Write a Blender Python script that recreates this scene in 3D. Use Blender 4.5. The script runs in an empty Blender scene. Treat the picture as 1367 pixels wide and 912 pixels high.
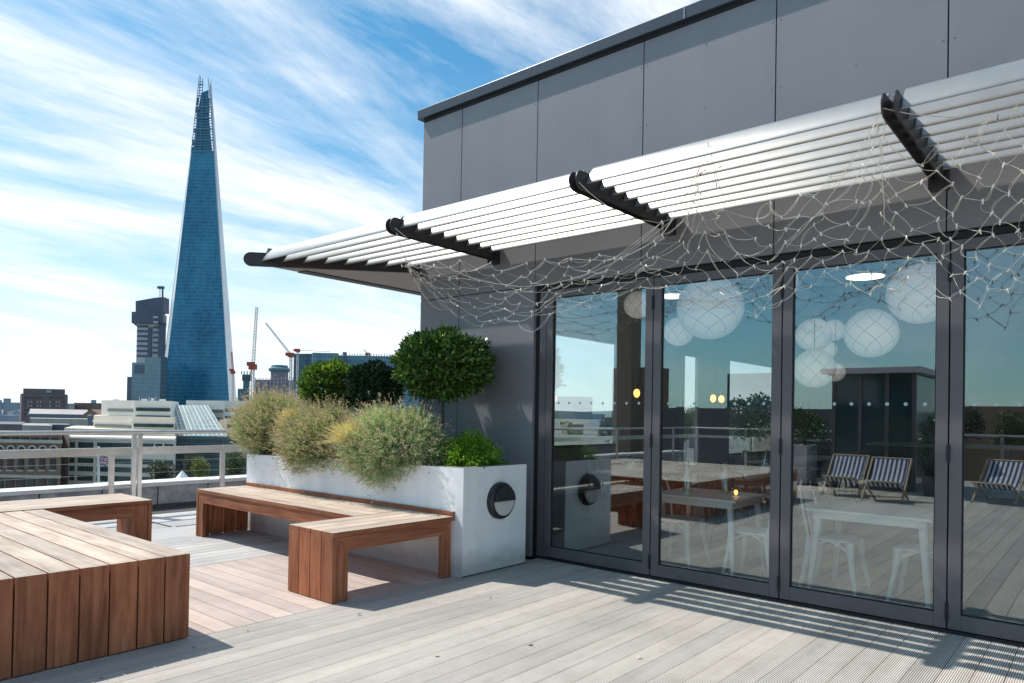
import bpy, math, random
import numpy as np
from mathutils import Vector, Matrix
random.seed(7); RNG = np.random.default_rng(7)
C = bpy.context.scene.collection
S = 1.18                                  # working units -> metres
CZ = 1.2                                  # eye height in working units
R2 = math.radians
# ------------------------------------------------------------------ camera basis
F_, YAW, PIT, ROL, SY = 946.7, .8666, .0108, .0170, 86.96
cy, sy = math.cos(YAW), math.sin(YAW)
fw = Vector((math.cos(PIT)*sy, math.cos(PIT)*cy, math.sin(PIT)))
rt = Vector((cy, -sy, 0)); up = rt.cross(fw)
rt2 = rt*math.cos(ROL)+up*math.sin(ROL); up2 = -rt*math.sin(ROL)+up*math.cos(ROL)
def ray(x, y): return rt2*((x-683.5)/F_)+up2*(-(y-456-SY)/F_)+fw
EYE = Vector((0, 0, CZ))
def at(x, y, D): return EYE+ray(x, y)*D               # a point of the view at depth D
def onX(x, y, X): d = ray(x, y); return EYE+d*(X/d.x)
def onY(x, y, Y): d = ray(x, y); return EYE+d*(Y/d.y)
def onZ(x, y, Z): d = ray(x, y); return EYE+d*((Z-CZ)/d.z)
# ------------------------------------------------------------------ scene graph helpers
WL = {}                                   # world location of every object's origin (working units)
def tag(o, label=None, cat=None, group=None, kind=None):
    if label: o['label'] = label
    if cat: o['category'] = cat
    if group: o['group'] = group
    if kind: o['kind'] = kind
    return o
def thing(name, label, cat, loc=(0, 0, 0), group=None):
    o = bpy.data.objects.new(name, None); C.objects.link(o); o.empty_display_size = .1
    loc = Vector(loc); o.location = loc*S; WL[o] = loc
    return tag(o, label, cat, group)
def link(name, me, parent=None, origin=None):
    o = bpy.data.objects.new(name, me); C.objects.link(o)
    if parent: o.parent = parent; WL[o] = WL[parent]
    else: o.location = origin*S; WL[o] = origin
    return o
def dup(root, loc, label=None, rotz=None):
    r = root.copy(); C.objects.link(r); r.location = Vector(loc)*S; WL[r] = Vector(loc)
    if rotz is not None: r.rotation_euler = (0, 0, rotz)
    if label: r['label'] = label
    for ch in list(root.children):
        c = ch.copy(); C.objects.link(c); c.parent = r
        for g in list(ch.children):
            d = g.copy(); C.objects.link(d); d.parent = c
    return r
class MB:
    def __init__(s): s.v = []; s.f = []
    def add(s, vs, fs):
        n = len(s.v); s.v += [tuple(p) for p in vs]; s.f += [tuple(i+n for i in f) for f in fs]; return s
    def box(s, x0, x1, y0, y1, z0, z1):
        if x0 > x1: x0, x1 = x1, x0
        if y0 > y1: y0, y1 = y1, y0
        if z0 > z1: z0, z1 = z1, z0
        return s.add([(x0,y0,z0),(x1,y0,z0),(x1,y1,z0),(x0,y1,z0),(x0,y0,z1),(x1,y0,z1),(x1,y1,z1),(x0,y1,z1)],
              [(0,3,2,1),(4,5,6,7),(0,1,5,4),(1,2,6,5),(2,3,7,6),(3,0,4,7)])
    def obox(s, c, a, b, d):              # centre, three half-axis vectors
        c, a, b, d = map(Vector, (c, a, b, d)); vs = []
        for k in (-1, 1):
            for i, j in ((-1,-1),(1,-1),(1,1),(-1,1)): vs.append(c+a*i+b*j+d*k)
        fl = a.cross(b).dot(d) < 0
        fs = [(0,3,2,1),(4,5,6,7),(0,1,5,4),(1,2,6,5),(2,3,7,6),(3,0,4,7)]
        return s.add(vs, [f[::-1] for f in fs] if fl else fs)
    def prism(s, poly, d):                # polygon swept by vector d
        n = len(poly); poly = [Vector(p) for p in poly]; d = Vector(d)
        vs = poly+[p+d for p in poly]
        return s.add(vs, [tuple(range(n))[::-1], tuple(range(n, 2*n))]+[(i, (i+1) % n, (i+1) % n+n, i+n) for i in range(n)])
    def tube(s, pts, r, n=6, r1=None):
        pts = [Vector(p) for p in pts]; m = len(pts); vs = []; fs = []
        ref = None
        for i, p in enumerate(pts):
            t = (pts[min(i+1, m-1)]-pts[max(i-1, 0)]).normalized()
            if ref is None: ref = t.orthogonal().normalized()
            u = (ref-t*ref.dot(t));  u = u.normalized() if u.length > 1e-6 else t.orthogonal().normalized()
            ref = u; w = t.cross(u)
            rr = r if r1 is None else r+(r1-r)*i/(m-1)
            for k in range(n):
                a = 2*math.pi*k/n; vs.append(p+u*(rr*math.cos(a))+w*(rr*math.sin(a)))
        for i in range(m-1):
            for k in range(n):
                k2 = (k+1) % n; fs.append((i*n+k, i*n+k2, (i+1)*n+k2, (i+1)*n+k))
        k0 = len(vs); vs += vs[:n]+vs[(m-1)*n:m*n]
        fs.append(tuple(range(k0, k0+n))[::-1]); fs.append(tuple(range(k0+n, k0+2*n)))
        return s.add(vs, fs)
    def lathe(s, c, axis, prof, n=24):    # prof: (radius, height) pairs
        c = Vector(c); ax = Vector(axis).normalized(); u = ax.orthogonal().normalized(); w = ax.cross(u)
        vs = []; fs = []
        for r, h in prof:
            for k in range(n):
                a = 2*math.pi*k/n; vs.append(c+ax*h+u*(r*math.cos(a))+w*(r*math.sin(a)))
        m = len(prof)
        for i in range(m-1):
            for k in range(n):
                k2 = (k+1) % n; fs.append((i*n+k, i*n+k2, (i+1)*n+k2, (i+1)*n+k))
        k0 = len(vs); vs += vs[:n]+vs[(m-1)*n:m*n]
        fs.append(tuple(range(k0, k0+n))[::-1]); fs.append(tuple(range(k0+n, k0+2*n)))
        return s.add(vs, fs)
    def sphere(s, c, r, n=16, m=10, sc=(1,1,1)):
        c = Vector(c); vs = [c+Vector((0,0,-r*sc[2]))]; fs = []
        for i in range(1, m):
            th = math.pi*i/m-math.pi/2
            for k in range(n):
                a = 2*math.pi*k/n
                vs.append(c+Vector((r*math.cos(th)*math.cos(a)*sc[0], r*math.cos(th)*math.sin(a)*sc[1], r*math.sin(th)*sc[2])))
        vs.append(c+Vector((0,0,r*sc[2]))); L = len(vs)-1
        for k in range(n):
            k2 = (k+1) % n; fs.append((0, 1+k2, 1+k)); fs.append((L, L-n+k, L-n+k2))
            for i in range(m-2): b = 1+i*n; fs.append((b+k, b+k2, b+n+k2, b+n+k))
        return s.add(vs, fs)
    def build(s, name, m, parent=None, smooth=False, bevel=0, origin=None):
        a = np.array(s.v, dtype=float)
        if parent: og = WL[parent]
        elif origin is not None: og = Vector(origin)
        else: og = Vector(((a[:,0].min()+a[:,0].max())/2, (a[:,1].min()+a[:,1].max())/2, a[:,2].min()))
        a = (a-np.array(og))*S
        me = bpy.data.meshes.new(name); me.from_pydata(a.tolist(), [], s.f); me.update()
        if m: me.materials.append(m)
        if smooth: me.polygons.foreach_set('use_smooth', [True]*len(me.polygons))
        o = link(name, me, parent, og)
        if bevel:
            b = o.modifiers.new('bevel', 'BEVEL'); b.width = bevel*S; b.segments = 2; b.limit_method = 'ANGLE'
        return o
def npmesh(name, V, Fc, m, parent=None, origin=None, smooth=False):
    og = WL[parent] if parent else Vector(origin)
    V = (np.asarray(V, float)-np.array(og))*S; Fc = np.asarray(Fc, np.int32); k = Fc.shape[1]
    me = bpy.data.meshes.new(name)
    me.vertices.add(len(V)); me.vertices.foreach_set('co', V.astype(np.float32).ravel())
    me.loops.add(Fc.size); me.loops.foreach_set('vertex_index', Fc.ravel())
    me.polygons.add(len(Fc)); me.polygons.foreach_set('loop_start', np.arange(len(Fc), dtype=np.int32)*k)
    me.polygons.foreach_set('loop_total', np.full(len(Fc), k, dtype=np.int32))
    me.update(calc_edges=True); me.validate()
    if m: me.materials.append(m)
    if smooth: me.polygons.foreach_set('use_smooth', [True]*len(me.polygons))
    return link(name, me, parent, og)
def unit(a): return a/np.maximum(np.linalg.norm(a, axis=-1, keepdims=True), 1e-9)
def leaves(P, Dr, L, W, fold=.25):        # diamond leaves: base P, direction Dr, length L, width W
    n = len(P); Dr = unit(Dr); rnd = RNG.normal(size=(n, 3)); side = unit(np.cross(Dr, rnd)); nrm = np.cross(side, Dr)
    L = np.broadcast_to(L, n)[:, None]; W = np.broadcast_to(W, n)[:, None]
    a = P; b = P+Dr*L*.5+side*W*.5+nrm*W*fold; c = P+Dr*L; d = P+Dr*L*.5-side*W*.5+nrm*W*fold
    V = np.stack([a, b, c, d], 1).reshape(-1, 3); i = np.arange(n)[:, None]*4
    return V, np.hstack([i, i+1, i+2, i+3])
def strands(A, B, M, w):                  # ribbons A -> M -> B of width w
    n = len(A); side = unit(np.cross(B-A, RNG.normal(size=(n, 3))))*w/2
    V = np.stack([A-side, A+side, M+side, M-side, B+side*.6, B-side*.6], 1).reshape(-1, 3); i = np.arange(n)[:, None]*6
    return V, np.vstack([np.hstack([i, i+1, i+2, i+3]), np.hstack([i+3, i+2, i+4, i+5])])
def merge(*vf):
    Vs = []; Fs = []; n = 0
    for V, Fc in vf: Vs.append(V); Fs.append(Fc+n); n += len(V)
    return np.vstack(Vs), np.vstack(Fs)
# ------------------------------------------------------------------ materials
def nm(name):
    m = bpy.data.materials.new(name); m.use_nodes = True
    nt = m.node_tree; return m, nt, nt.nodes, nt.links, nt.nodes['Principled BSDF']
def ramp(N, stops):
    r = N.new('ShaderNodeValToRGB'); e = r.color_ramp.elements
    while len(e) < len(stops): e.new(.5)
    for i, (p, c) in enumerate(stops): e[i].position = p; e[i].color = (*c, 1) if len(c) == 3 else c
    return r
def tc(N, L, scale=(1,1,1), rot=(0,0,0), loc=(0,0,0), kind='Object'):
    t = N.new('ShaderNodeTexCoord'); mp = N.new('ShaderNodeMapping')
    mp.inputs['Scale'].default_value = scale; mp.inputs['Rotation'].default_value = rot; mp.inputs['Location'].default_value = loc
    L.new(t.outputs[kind], mp.inputs[0]); return mp.outputs[0]
def noise(N, L, vec, sc, det=4, rough=.55, dist=0):
    n = N.new('ShaderNodeTexNoise'); n.inputs['Scale'].default_value = sc; n.inputs['Detail'].default_value = det
    n.inputs['Roughness'].default_value = rough; n.inputs['Distortion'].default_value = dist
    if vec is not None: L.new(vec, n.inputs['Vector'])
    return n.outputs['Fac']
def mixc(N, L, a, b, fac, mode='MIX'):
    m = N.new('ShaderNodeMix'); m.data_type = 'RGBA'; m.blend_type = mode
    for sock, v in ((m.inputs[0], fac), (m.inputs[6], a), (m.inputs[7], b)):
        if hasattr(v, 'links'): L.new(v, sock)
        elif isinstance(v, (int, float)): sock.default_value = v
        else: sock.default_value = (*v, 1)
    return m.outputs[2]
def mth(N, L, op, a, b=0.0, c=None):
    m = N.new('ShaderNodeMath'); m.operation = op
    for i, v in enumerate((a, b) if c is None else (a, b, c)):
        if hasattr(v, 'links'): L.new(v, m.inputs[i])
        else: m.inputs[i].default_value = v
    return m.outputs[0]
def bump(N, L, h, st, dist, bsdf):
    b = N.new('ShaderNodeBump'); b.inputs['Strength'].default_value = st; b.inputs['Distance'].default_value = dist
    L.new(h, b.inputs['Height']); L.new(b.outputs[0], bsdf.inputs['Normal'])
def plain(name, col, rough=.5, metal=0, var=.12, sc=3, bmp=0, spec=.5, rand=0):
    m, nt, N, L, B = nm(name)
    v = tc(N, L); n = noise(N, L, v, sc, 6)
    lo = [c*(1-var) for c in col]; hi = [min(1, c*(1+var)) for c in col]
    r = ramp(N, [(.3, lo), (.7, hi)]); L.new(n, r.inputs[0]); out = r.outputs[0]
    if rand:
        g = N.new('ShaderNodeNewGeometry'); rr = ramp(N, [(0, (1-rand,)*3), (1, (1+rand*.3,)*3)])
        L.new(g.outputs['Random Per Island'], rr.inputs[0]); out = mixc(N, L, out, rr.outputs[0], 1.0, 'MULTIPLY')
    L.new(out, B.inputs['Base Color']); B.inputs['Roughness'].default_value = rough; B.inputs['Metallic'].default_value = metal
    B.inputs['Specular IOR Level'].default_value = spec
    if bmp: bump(N, L, noise(N, L, v, sc*20, 5), bmp, .01, B)
    return m
def wood(name, axis):
    m, nt, N, L, B = nm(name)
    sc = [22, 22, 22]; sc[axis] = 1.6
    g = N.new('ShaderNodeNewGeometry')
    off = N.new('ShaderNodeVectorMath'); off.operation = 'ADD'; L.new(tc(N, L), off.inputs[0])
    cmb = N.new('ShaderNodeCombineXYZ')
    k = mth(N, L, 'MULTIPLY', g.outputs['Random Per Island'], 37.0)
    for i in range(3): L.new(k, cmb.inputs[i])
    L.new(cmb.outputs[0], off.inputs[1])
    mp = N.new('ShaderNodeMapping'); mp.inputs['Scale'].default_value = sc; L.new(off.outputs[0], mp.inputs[0])
    n1 = noise(N, L, mp.outputs[0], 1.0, 8, .62, .8); 
    n2 = noise(N, L, off.outputs[0], 2.6, 3)
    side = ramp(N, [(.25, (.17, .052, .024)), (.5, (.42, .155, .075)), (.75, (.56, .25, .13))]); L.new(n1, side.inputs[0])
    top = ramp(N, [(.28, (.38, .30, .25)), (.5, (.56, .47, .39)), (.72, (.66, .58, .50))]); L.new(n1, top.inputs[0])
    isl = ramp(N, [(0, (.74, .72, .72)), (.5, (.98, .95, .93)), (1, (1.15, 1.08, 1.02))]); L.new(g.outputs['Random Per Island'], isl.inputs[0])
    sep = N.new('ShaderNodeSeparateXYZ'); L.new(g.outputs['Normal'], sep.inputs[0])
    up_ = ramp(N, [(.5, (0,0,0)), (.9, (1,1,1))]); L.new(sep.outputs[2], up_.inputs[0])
    c = mixc(N, L, side.outputs[0], top.outputs[0], up_.outputs[0])  # upward faces paler: weathering, plus sunlight put into the colour
    c = mixc(N, L, c, isl.outputs[0], 1.0, 'MULTIPLY')
    st = ramp(N, [(.35, (.72, .7, .7)), (.6, (1, 1, 1))]); L.new(n2, st.inputs[0])
    c = mixc(N, L, c, st.outputs[0], .7, 'MULTIPLY')
    L.new(c, B.inputs['Base Color']); B.inputs['Roughness'].default_value = .62; B.inputs['Specular IOR Level'].default_value = .3
    bump(N, L, n1, .35, .004, B); return m
def decking(name, along, c0, c1, pitch, groove=True):
    # along: 0 boards run along X (grooves repeat over Y); 1 boards run along Y
    m, nt, N, L, B = nm(name)
    g = N.new('ShaderNodeNewGeometry'); v = tc(N, L)
    sc = [14, 14, 14]; sc[along] = .8
    mp = N.new('ShaderNodeMapping'); mp.inputs['Scale'].default_value = sc; L.new(v, mp.inputs[0])
    n1 = noise(N, L, mp.outputs[0], 1, 6); n2 = noise(N, L, v, 1.3, 5, .6); n3 = noise(N, L, v, 9, 4, .6)
    r = ramp(N, [(.3, c0), (.7, c1)]); L.new(n1, r.inputs[0]); c = r.outputs[0]
    isl = ramp(N, [(0, (.82, .82, .84)), (1, (1.08, 1.06, 1.04))]); L.new(g.outputs['Random Per Island'], isl.inputs[0])
    c = mixc(N, L, c, isl.outputs[0], 1.0, 'MULTIPLY')
    st = ramp(N, [(.3, (.80, .79, .78)), (.55, (1, 1, 1)), (.8, (1.06, 1.05, 1.03))]); L.new(n2, st.inputs[0]); c = mixc(N, L, c, st.outputs[0], .8, 'MULTIPLY')
    st2 = ramp(N, [(.32, (.86, .85, .84)), (.5, (1, 1, 1))]); L.new(n3, st2.inputs[0]); c = mixc(N, L, c, st2.outputs[0], .5, 'MULTIPLY')
    if groove:
        sep = N.new('ShaderNodeSeparateXYZ'); L.new(v, sep.inputs[0])
        ph = mth(N, L, 'MULTIPLY', sep.outputs[1-along], 2*math.pi/(pitch*S/13))
        w = mth(N, L, 'SINE', ph); w2 = mth(N, L, 'MULTIPLY_ADD', w, .5, .5)
        gr = ramp(N, [(.15, (.22, .22, .23)), (.5, (1, 1, 1))]); L.new(w2, gr.inputs[0])
        c = mixc(N, L, c, gr.outputs[0], .95, 'MULTIPLY'); c = mixc(N, L, c, (1.22, 1.22, 1.22), 1.0, 'MULTIPLY')
        bump(N, L, w2, .5, .003, B)
    L.new(c, B.inputs['Base Color']); B.inputs['Roughness'].default_value = .7; B.inputs['Specular IOR Level'].default_value = .3
    return m
def leafm(name, cols, trans=.3, rough=.4):
    m, nt, N, L, B = nm(name)
    g = N.new('ShaderNodeNewGeometry'); n = len(cols)
    r = ramp(N, [(i/(n-1), c) for i, c in enumerate(cols)]); L.new(g.outputs['Random Per Island'], r.inputs[0])
    L.new(r.outputs[0], B.inputs['Base Color']); B.inputs['Roughness'].default_value = rough
    t = N.new('ShaderNodeBsdfTranslucent'); mx = N.new('ShaderNodeMixShader'); mx.inputs[0].default_value = trans
    br = mixc(N, L, r.outputs[0], (1.6, 1.7, .9), 1.0, 'MULTIPLY'); L.new(br, t.inputs[0])
    L.new(B.outputs[0], mx.inputs[1]); L.new(t.outputs[0], mx.inputs[2]); L.new(mx.outputs[0], N['Material Output'].inputs[0])
    return m
def glassm(name, base=.2, tint=(.78, .88, .88), rough=.0, refl=(.90, .98, 1.0)):
    m, nt, N, L, B = nm(name); N.remove(B)
    tr = N.new('ShaderNodeBsdfTransparent'); tr.inputs[0].default_value = (*tint, 1)
    gl = N.new('ShaderNodeBsdfGlossy'); gl.inputs['Roughness'].default_value = rough; gl.inputs['Color'].default_value = (*refl, 1)
    lw = N.new('ShaderNodeLayerWeight'); lw.inputs[0].default_value = .5
    p = mth(N, L, 'POWER', lw.outputs['Facing'], 3.0)
    f = mth(N, L, 'MULTIPLY_ADD', p, 1-base, base)
    mx = N.new('ShaderNodeMixShader'); L.new(f, mx.inputs[0]); L.new(tr.outputs[0], mx.inputs[1]); L.new(gl.outputs[0], mx.inputs[2])
    L.new(mx.outputs[0], N['Material Output'].inputs[0]); return m
def curtain(name, cA, cB, line, px, pz, rough=.2, lw=.06, spec=.6, metal=0, haze=0):
    # curtain wall: floors and mullions from object coordinates, each cell its own tone
    m, nt, N, L, B = nm(name)
    t = N.new('ShaderNodeTexCoord'); sep = N.new('ShaderNodeSeparateXYZ'); L.new(t.outputs['Object'], sep.inputs[0])
    h = mth(N, L, 'ADD', mth(N, L, 'MULTIPLY', sep.outputs[0], .76), mth(N, L, 'MULTIPLY', sep.outputs[1], -.9))
    u = mth(N, L, 'DIVIDE', h, px); v = mth(N, L, 'DIVIDE', sep.outputs[2], pz)
    fu = mth(N, L, 'FRACT', u); fv = mth(N, L, 'FRACT', v)
    lu = mth(N, L, 'LESS_THAN', fu, lw); lv = mth(N, L, 'LESS_THAN', fv, lw*2.5)
    ln = mth(N, L, 'MAXIMUM', lu, lv)
    cm = N.new('ShaderNodeCombineXYZ'); L.new(mth(N, L, 'FLOOR', u), cm.inputs[0]); L.new(mth(N, L, 'FLOOR', v), cm.inputs[1])
    wn = N.new('ShaderNodeTexWhiteNoise'); wn.noise_dimensions = '2D'; L.new(cm.outputs[0], wn.inputs['Vector'])
    big = noise(N, L, tc(N, L, (.03, .03, .012)), 1, 5, .6)
    mxf = mth(N, L, 'MULTIPLY_ADD', wn.outputs[0], .32, mth(N, L, 'MULTIPLY_ADD', big, 2.2, -.78))
    cl_ = N.new('ShaderNodeClamp'); L.new(mxf, cl_.inputs[0]); mxf = cl_.outputs[0]
    c = mixc(N, L, cA, cB, mxf); c = mixc(N, L, c, line, mth(N, L, 'MULTIPLY', ln, .55))
    L.new(c, B.inputs['Base Color']); B.inputs['Roughness'].default_value = rough; B.inputs['Metallic'].default_value = metal
    B.inputs['Specular IOR Level'].default_value = spec
    return m
M = {}
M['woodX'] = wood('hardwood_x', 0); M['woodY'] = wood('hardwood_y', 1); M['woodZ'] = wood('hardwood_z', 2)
PITCH = .122
def streaks(m, amt, sc, base=None):
    nt = m.node_tree; N, L = nt.nodes, nt.links; B = N['Principled BSDF']; src = B.inputs['Base Color'].links[0].from_socket
    n = noise(N, L, tc(N, L, (sc, sc, sc*.06)), 1, 6, .6); r = ramp(N, [(.30, (1-amt,)*3), (.55, (1, 1, 1)), (.75, (1+amt*.3,)*3)]); L.new(n, r.inputs[0])
    c = mixc(N, L, src, r.outputs[0], 1.0, 'MULTIPLY')
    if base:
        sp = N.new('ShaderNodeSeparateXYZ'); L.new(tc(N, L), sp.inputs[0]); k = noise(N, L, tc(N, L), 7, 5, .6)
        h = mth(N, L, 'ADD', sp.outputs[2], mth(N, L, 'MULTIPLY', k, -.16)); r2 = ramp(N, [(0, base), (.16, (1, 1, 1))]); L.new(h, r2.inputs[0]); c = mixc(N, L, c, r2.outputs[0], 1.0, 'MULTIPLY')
    L.new(c, B.inputs['Base Color']); return m
M['deck'] = decking('grey_composite_decking', 0, (.48, .45, .405), (.60, .565, .515), PITCH)
M['deckpink'] = decking('pink_grey_decking', 1, (.52, .43, .385), (.62, .52, .47), PITCH, False)
M['deckfar'] = decking('pale_grey_decking', 0, (.48, .48, .475), (.55, .55, .545), PITCH, False)
M['under'] = plain('deck_void', (.03, .03, .03), .9)
M['panel'] = plain('grey_cladding', (.245, .247, .268), .45, 0, .07, 1.2, .02)
streaks(M['panel'], .05, 3)
M['panel_back'] = plain('cladding_void', (.02, .02, .022), .8)
M['cap'] = plain('blue_grey_coping', (.055, .07, .09), .35, .3, .1)
M['frame'] = plain('anthracite_frame', (.135, .126, .132), .36, .1, .08, 4)
M['frame_dark'] = plain('dark_gasket', (.012, .012, .014), .6)
M['alu'] = plain('satin_aluminium_blade', (.36, .362, .358), .38, .6, .08, 5)
M['arm'] = plain('brown_grey_bracket', (.05, .042, .042), .45, .3, .15, 6)
M['render'] = plain('white_render', (.90, .89, .89), .75, 0, .05, 5, .12)
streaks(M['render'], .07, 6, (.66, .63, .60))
M['soil'] = plain('soil', (.04, .028, .02), .95, 0, .4, 30, .5)
M['black'] = plain('black_plastic', (.02, .021, .024), .35)
M['diff'] = plain('opal_diffuser', (.62, .6, .58), .4, 0, .03)
M['steel'] = plain('brushed_stainless', (.60, .58, .55), .32, .75, .08, 12)
M['conc'] = plain('weathered_concrete', (.36, .35, .34), .85, 0, .25, 4, .2)
M['conc_top'] = plain('pale_concrete_coping', (.68, .67, .65), .8, 0, .12, 6, .2)
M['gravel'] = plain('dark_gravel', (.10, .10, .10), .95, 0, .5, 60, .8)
M['wire'] = plain('clear_cable', (.92, .84, .73), .3, 0, .05)
M['bulb'] = plain('led_cap', (.98, .94, .84), .25, 0, .02)
M['glass'] = glassm('solar_control_glass', .16, (.96, .985, .975))
M['mark'] = glassm('frosted_mark', .5, (.5, .55, .55), .4)
M['glass2'] = glassm('clear_glass', .05, (.96, 1, 1))
M['bay'] = leafm('bay_leaves', [(.02, .055, .012), (.038, .10, .02), (.06, .14, .028), (.10, .20, .035), (.24, .33, .06)], .22, .32)
M['baydark'] = leafm('dark_bay_leaves', [(.014, .038, .016), (.026, .065, .024), (.045, .10, .035), (.07, .13, .05)], .12, .4)
M['baylight'] = leafm('bright_bay_leaves', [(.03, .07, .012), (.06, .13, .02), (.12, .21, .03), (.2, .28, .05)], .3, .35)
M['lime'] = leafm('lime_leaves', [(.07, .17, .01), (.13, .29, .015), (.2, .38, .02), (.3, .42, .04)], .3, .45)
M['lav'] = leafm('lavender_foliage', [(.15, .20, .10), (.25, .31, .15), (.35, .40, .22), (.46, .48, .28)], .35, .7)
M['lavgrey'] = leafm('silver_foliage', [(.20, .27, .15), (.33, .42, .25), (.46, .54, .36), (.55, .60, .43)], .35, .7)
M['lavfl'] = leafm('dry_flower_heads', [(.36, .25, .22), (.50, .37, .31), (.66, .53, .43)], .3, .8)
M['blond'] = leafm('blond_grass', [(.50, .38, .18), (.65, .52, .28), (.72, .62, .38)], .35, .7)
M['dryleaf'] = plain('dry_leaf', (.55, .47, .36), .8)
M['bark'] = plain('bark', (.12, .09, .065), .9, 0, .3, 20, .4)
M['white'] = plain('white_painted_metal', (.72, .73, .71), .4, 0, .04)
M['whitewall'] = plain('white_plaster', (.55, .56, .56), .8, 0, .05)
M['roomdark'] = plain('dark_room_wall', (.10, .11, .12), .8, 0, .1)
M['ceil'] = plain('dark_room_ceiling', (.09, .11, .13), .7, 0, .1)
M['floorin'] = plain('room_floor', (.16, .155, .15), .5, 0, .15)
M['darkmetal'] = plain('dark_tube', (.02, .02, .02), .4)
M['tabletop'] = plain('pale_tabletop', (.42, .38, .34), .5)
def emis(name, col, st):
    m, nt, N, L, B = nm(name); B.inputs['Base Color'].default_value = (*col, 1)
    B.inputs['Emission Color'].default_value = (*col, 1); B.inputs['Emission Strength'].default_value = st; return m
M['shade'] = emis('paper_lampshade', (.72, .68, .66), .28)
M['spot'] = emis('ceiling_spot', (1, .93, .85), 3.0)
M['amber'] = emis('amber_bulb', (1, .35, .08), 5.0)
exec_parts = []
# ================================================================== SETTING: decks
F = 4.70
def boards(name, x0, x1, y0, y1, along, mat, label=None, z=0.0, holes=()):
    b = MB(); n0 = y0 if along == 0 else x0; n1 = y1 if along == 0 else x1
    k = round((n1-n0)/PITCH)
    for i in range(k):
        a = n0+i*PITCH+.002; c = n0+(i+1)*PITCH-.002
        if along == 0: b.box(x0, x1, a+.0012, c-.0012, z-.02, z)
        else: b.box(a, c, y0, y1, z-.02, z)
    o = b.build(name, mat, origin=(0, 0, z-.02)); tag(o, kind='structure'); return o
YB = 3.677
n_front = int((YB+7)/PITCH)
boards('deck', -7.6, 4.78, YB-n_front*PITCH, YB, 0, M['deck'])
boards('deck_pink', 3.73-62*PITCH, 3.725, YB+.004, 5.32, 1, M['deckpink'])
boards('deck_far', -7.6, 9.0, 5.325, 5.325+24*PITCH, 0, M['deckfar'])
b = MB().box(-7.6, 16, -9, 8.4, -.36, -.024); tag(b.build('deck_base', M['under']), kind='structure')
b = MB(); b.box(3.3, 3.95, 7.245, 7.262, .001, .004); b.box(3.25, 3.27, 7.262, 8.2, .001, .004); tag(b.build('deck_joint', M['under']), kind='structure')
b = MB().box(-7.6, 16, 8.255, 8.75, -.30, -.005); tag(b.build('gravel_strip', M['gravel']), kind='structure')
# ground far below
b = MB(); b.add([(-9000, -9000, -25), (9000, -9000, -25), (9000, 9000, -25), (-9000, 9000, -25)], [(0, 1, 2, 3)])
M['ground'] = plain('city_ground', (.17, .17, .16), .9, 0, .35, .02)
tag(b.build('ground', M['ground'], origin=(0, 0, -25)), kind='structure')
# host building below the terrace
host = thing('host_building', 'pale masonry block carrying the whole roof terrace on its top', 'building', (2, 0, -25))
MB().box(-8.2, 16.2, -9.2, 9.15, -25, -.37).build('wall', M['conc'], host)
# ================================================================== parapet
par = thing('parapet_wall', 'low grey concrete parapet wall with a pale coping behind the railing', 'wall', (3, 8.95, -.3))
b = MB(); x = -8.0
while x < 15.5:
    w = .62; b.box(x, x+w-.012, 8.78, 9.05, -.29, .262+.0*x); x += w
M['parwall'] = plain('stained_concrete', (.40, .39, .40), .85, 0, .35, 7, .2)
b.build('wall', M['parwall'], par, bevel=.006)
b = MB(); x = -8.0
while x < 15.5:
    b.box(x, x+1.235, 8.74, 9.10, .2625, .315+random.uniform(-.006, .006)); x += 1.24
b.build('coping', M['conc_top'], par, bevel=.008)
MB().box(-8, 16, 8.755, 8.779, -.29, .045).build('base_shade_strip', M['gravel'], par)  # dark strip added for the shade along the parapet foot
MB().box(-8, 16, 8.795, 9.04, -.3, .26).build('core', M['panel_back'], par)
# ================================================================== railings
ral = thing('steel_railing', 'stainless steel guard rail with thick posts along the far deck edge', 'railing', (1, 8.3, 0))
def zrail(x0, y0, x1, y1, Y):
    a = onY(x0, y0, Y); c = onY(x1, y1, Y); return a, c
a, c = zrail(0, 578.5, 330, 576, 8.3); ZT = (a.z+c.z)/2
MB().tube([(-8, 8.3, ZT), (4.75, 8.3, ZT), (15, 8.3, ZT)], .023, 10).build('top_rail', M['steel'], ral, True)
for px_ in (182.5, -140, 337, 470):
    p = onY(px_, 640, 8.3)
    MB().box(p.x-.055, p.x-.012, 8.285, 8.325, 0, ZT-.02).build('post', M['steel'], ral, bevel=.003)
    MB().box(p.x+.006, p.x+.05, 8.285, 8.325, 0, ZT-.02).build('post', M['steel'], ral, bevel=.003)
for i in range(6):
    X = -1.3-i*1.3
    MB().box(X-.02, X+.02, 8.285, 8.325, 0, ZT-.02).build('post', M['steel'], ral, bevel=.003)
for zz in (.34, .47, .60):
    MB().tube([(-8, 8.31, zz), (15, 8.31, zz)], .0022, 5).build('cable', M['steel'], ral)
r2 = thing('leaning_rail', 'wide flat pale rail on thin posts, set just below the round handrail', 'railing', (1, 8.45, -.3))
a, c = zrail(0, 607, 326, 597.5, 8.45); ZM = (a.z+c.z)/2
MB().box(-8, 4.75+10, 8.43, 8.47, ZM-.045, ZM+.04).build('rail', M['steel'], r2, bevel=.004)
for px_ in (149, -170, 297, 430):
    p = onY(px_, 630, 8.45); MB().box(p.x-.028, p.x+.028, 8.44, 8.475, -.29, ZM-.046).build('post', M['steel'], r2, bevel=.003)
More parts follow.
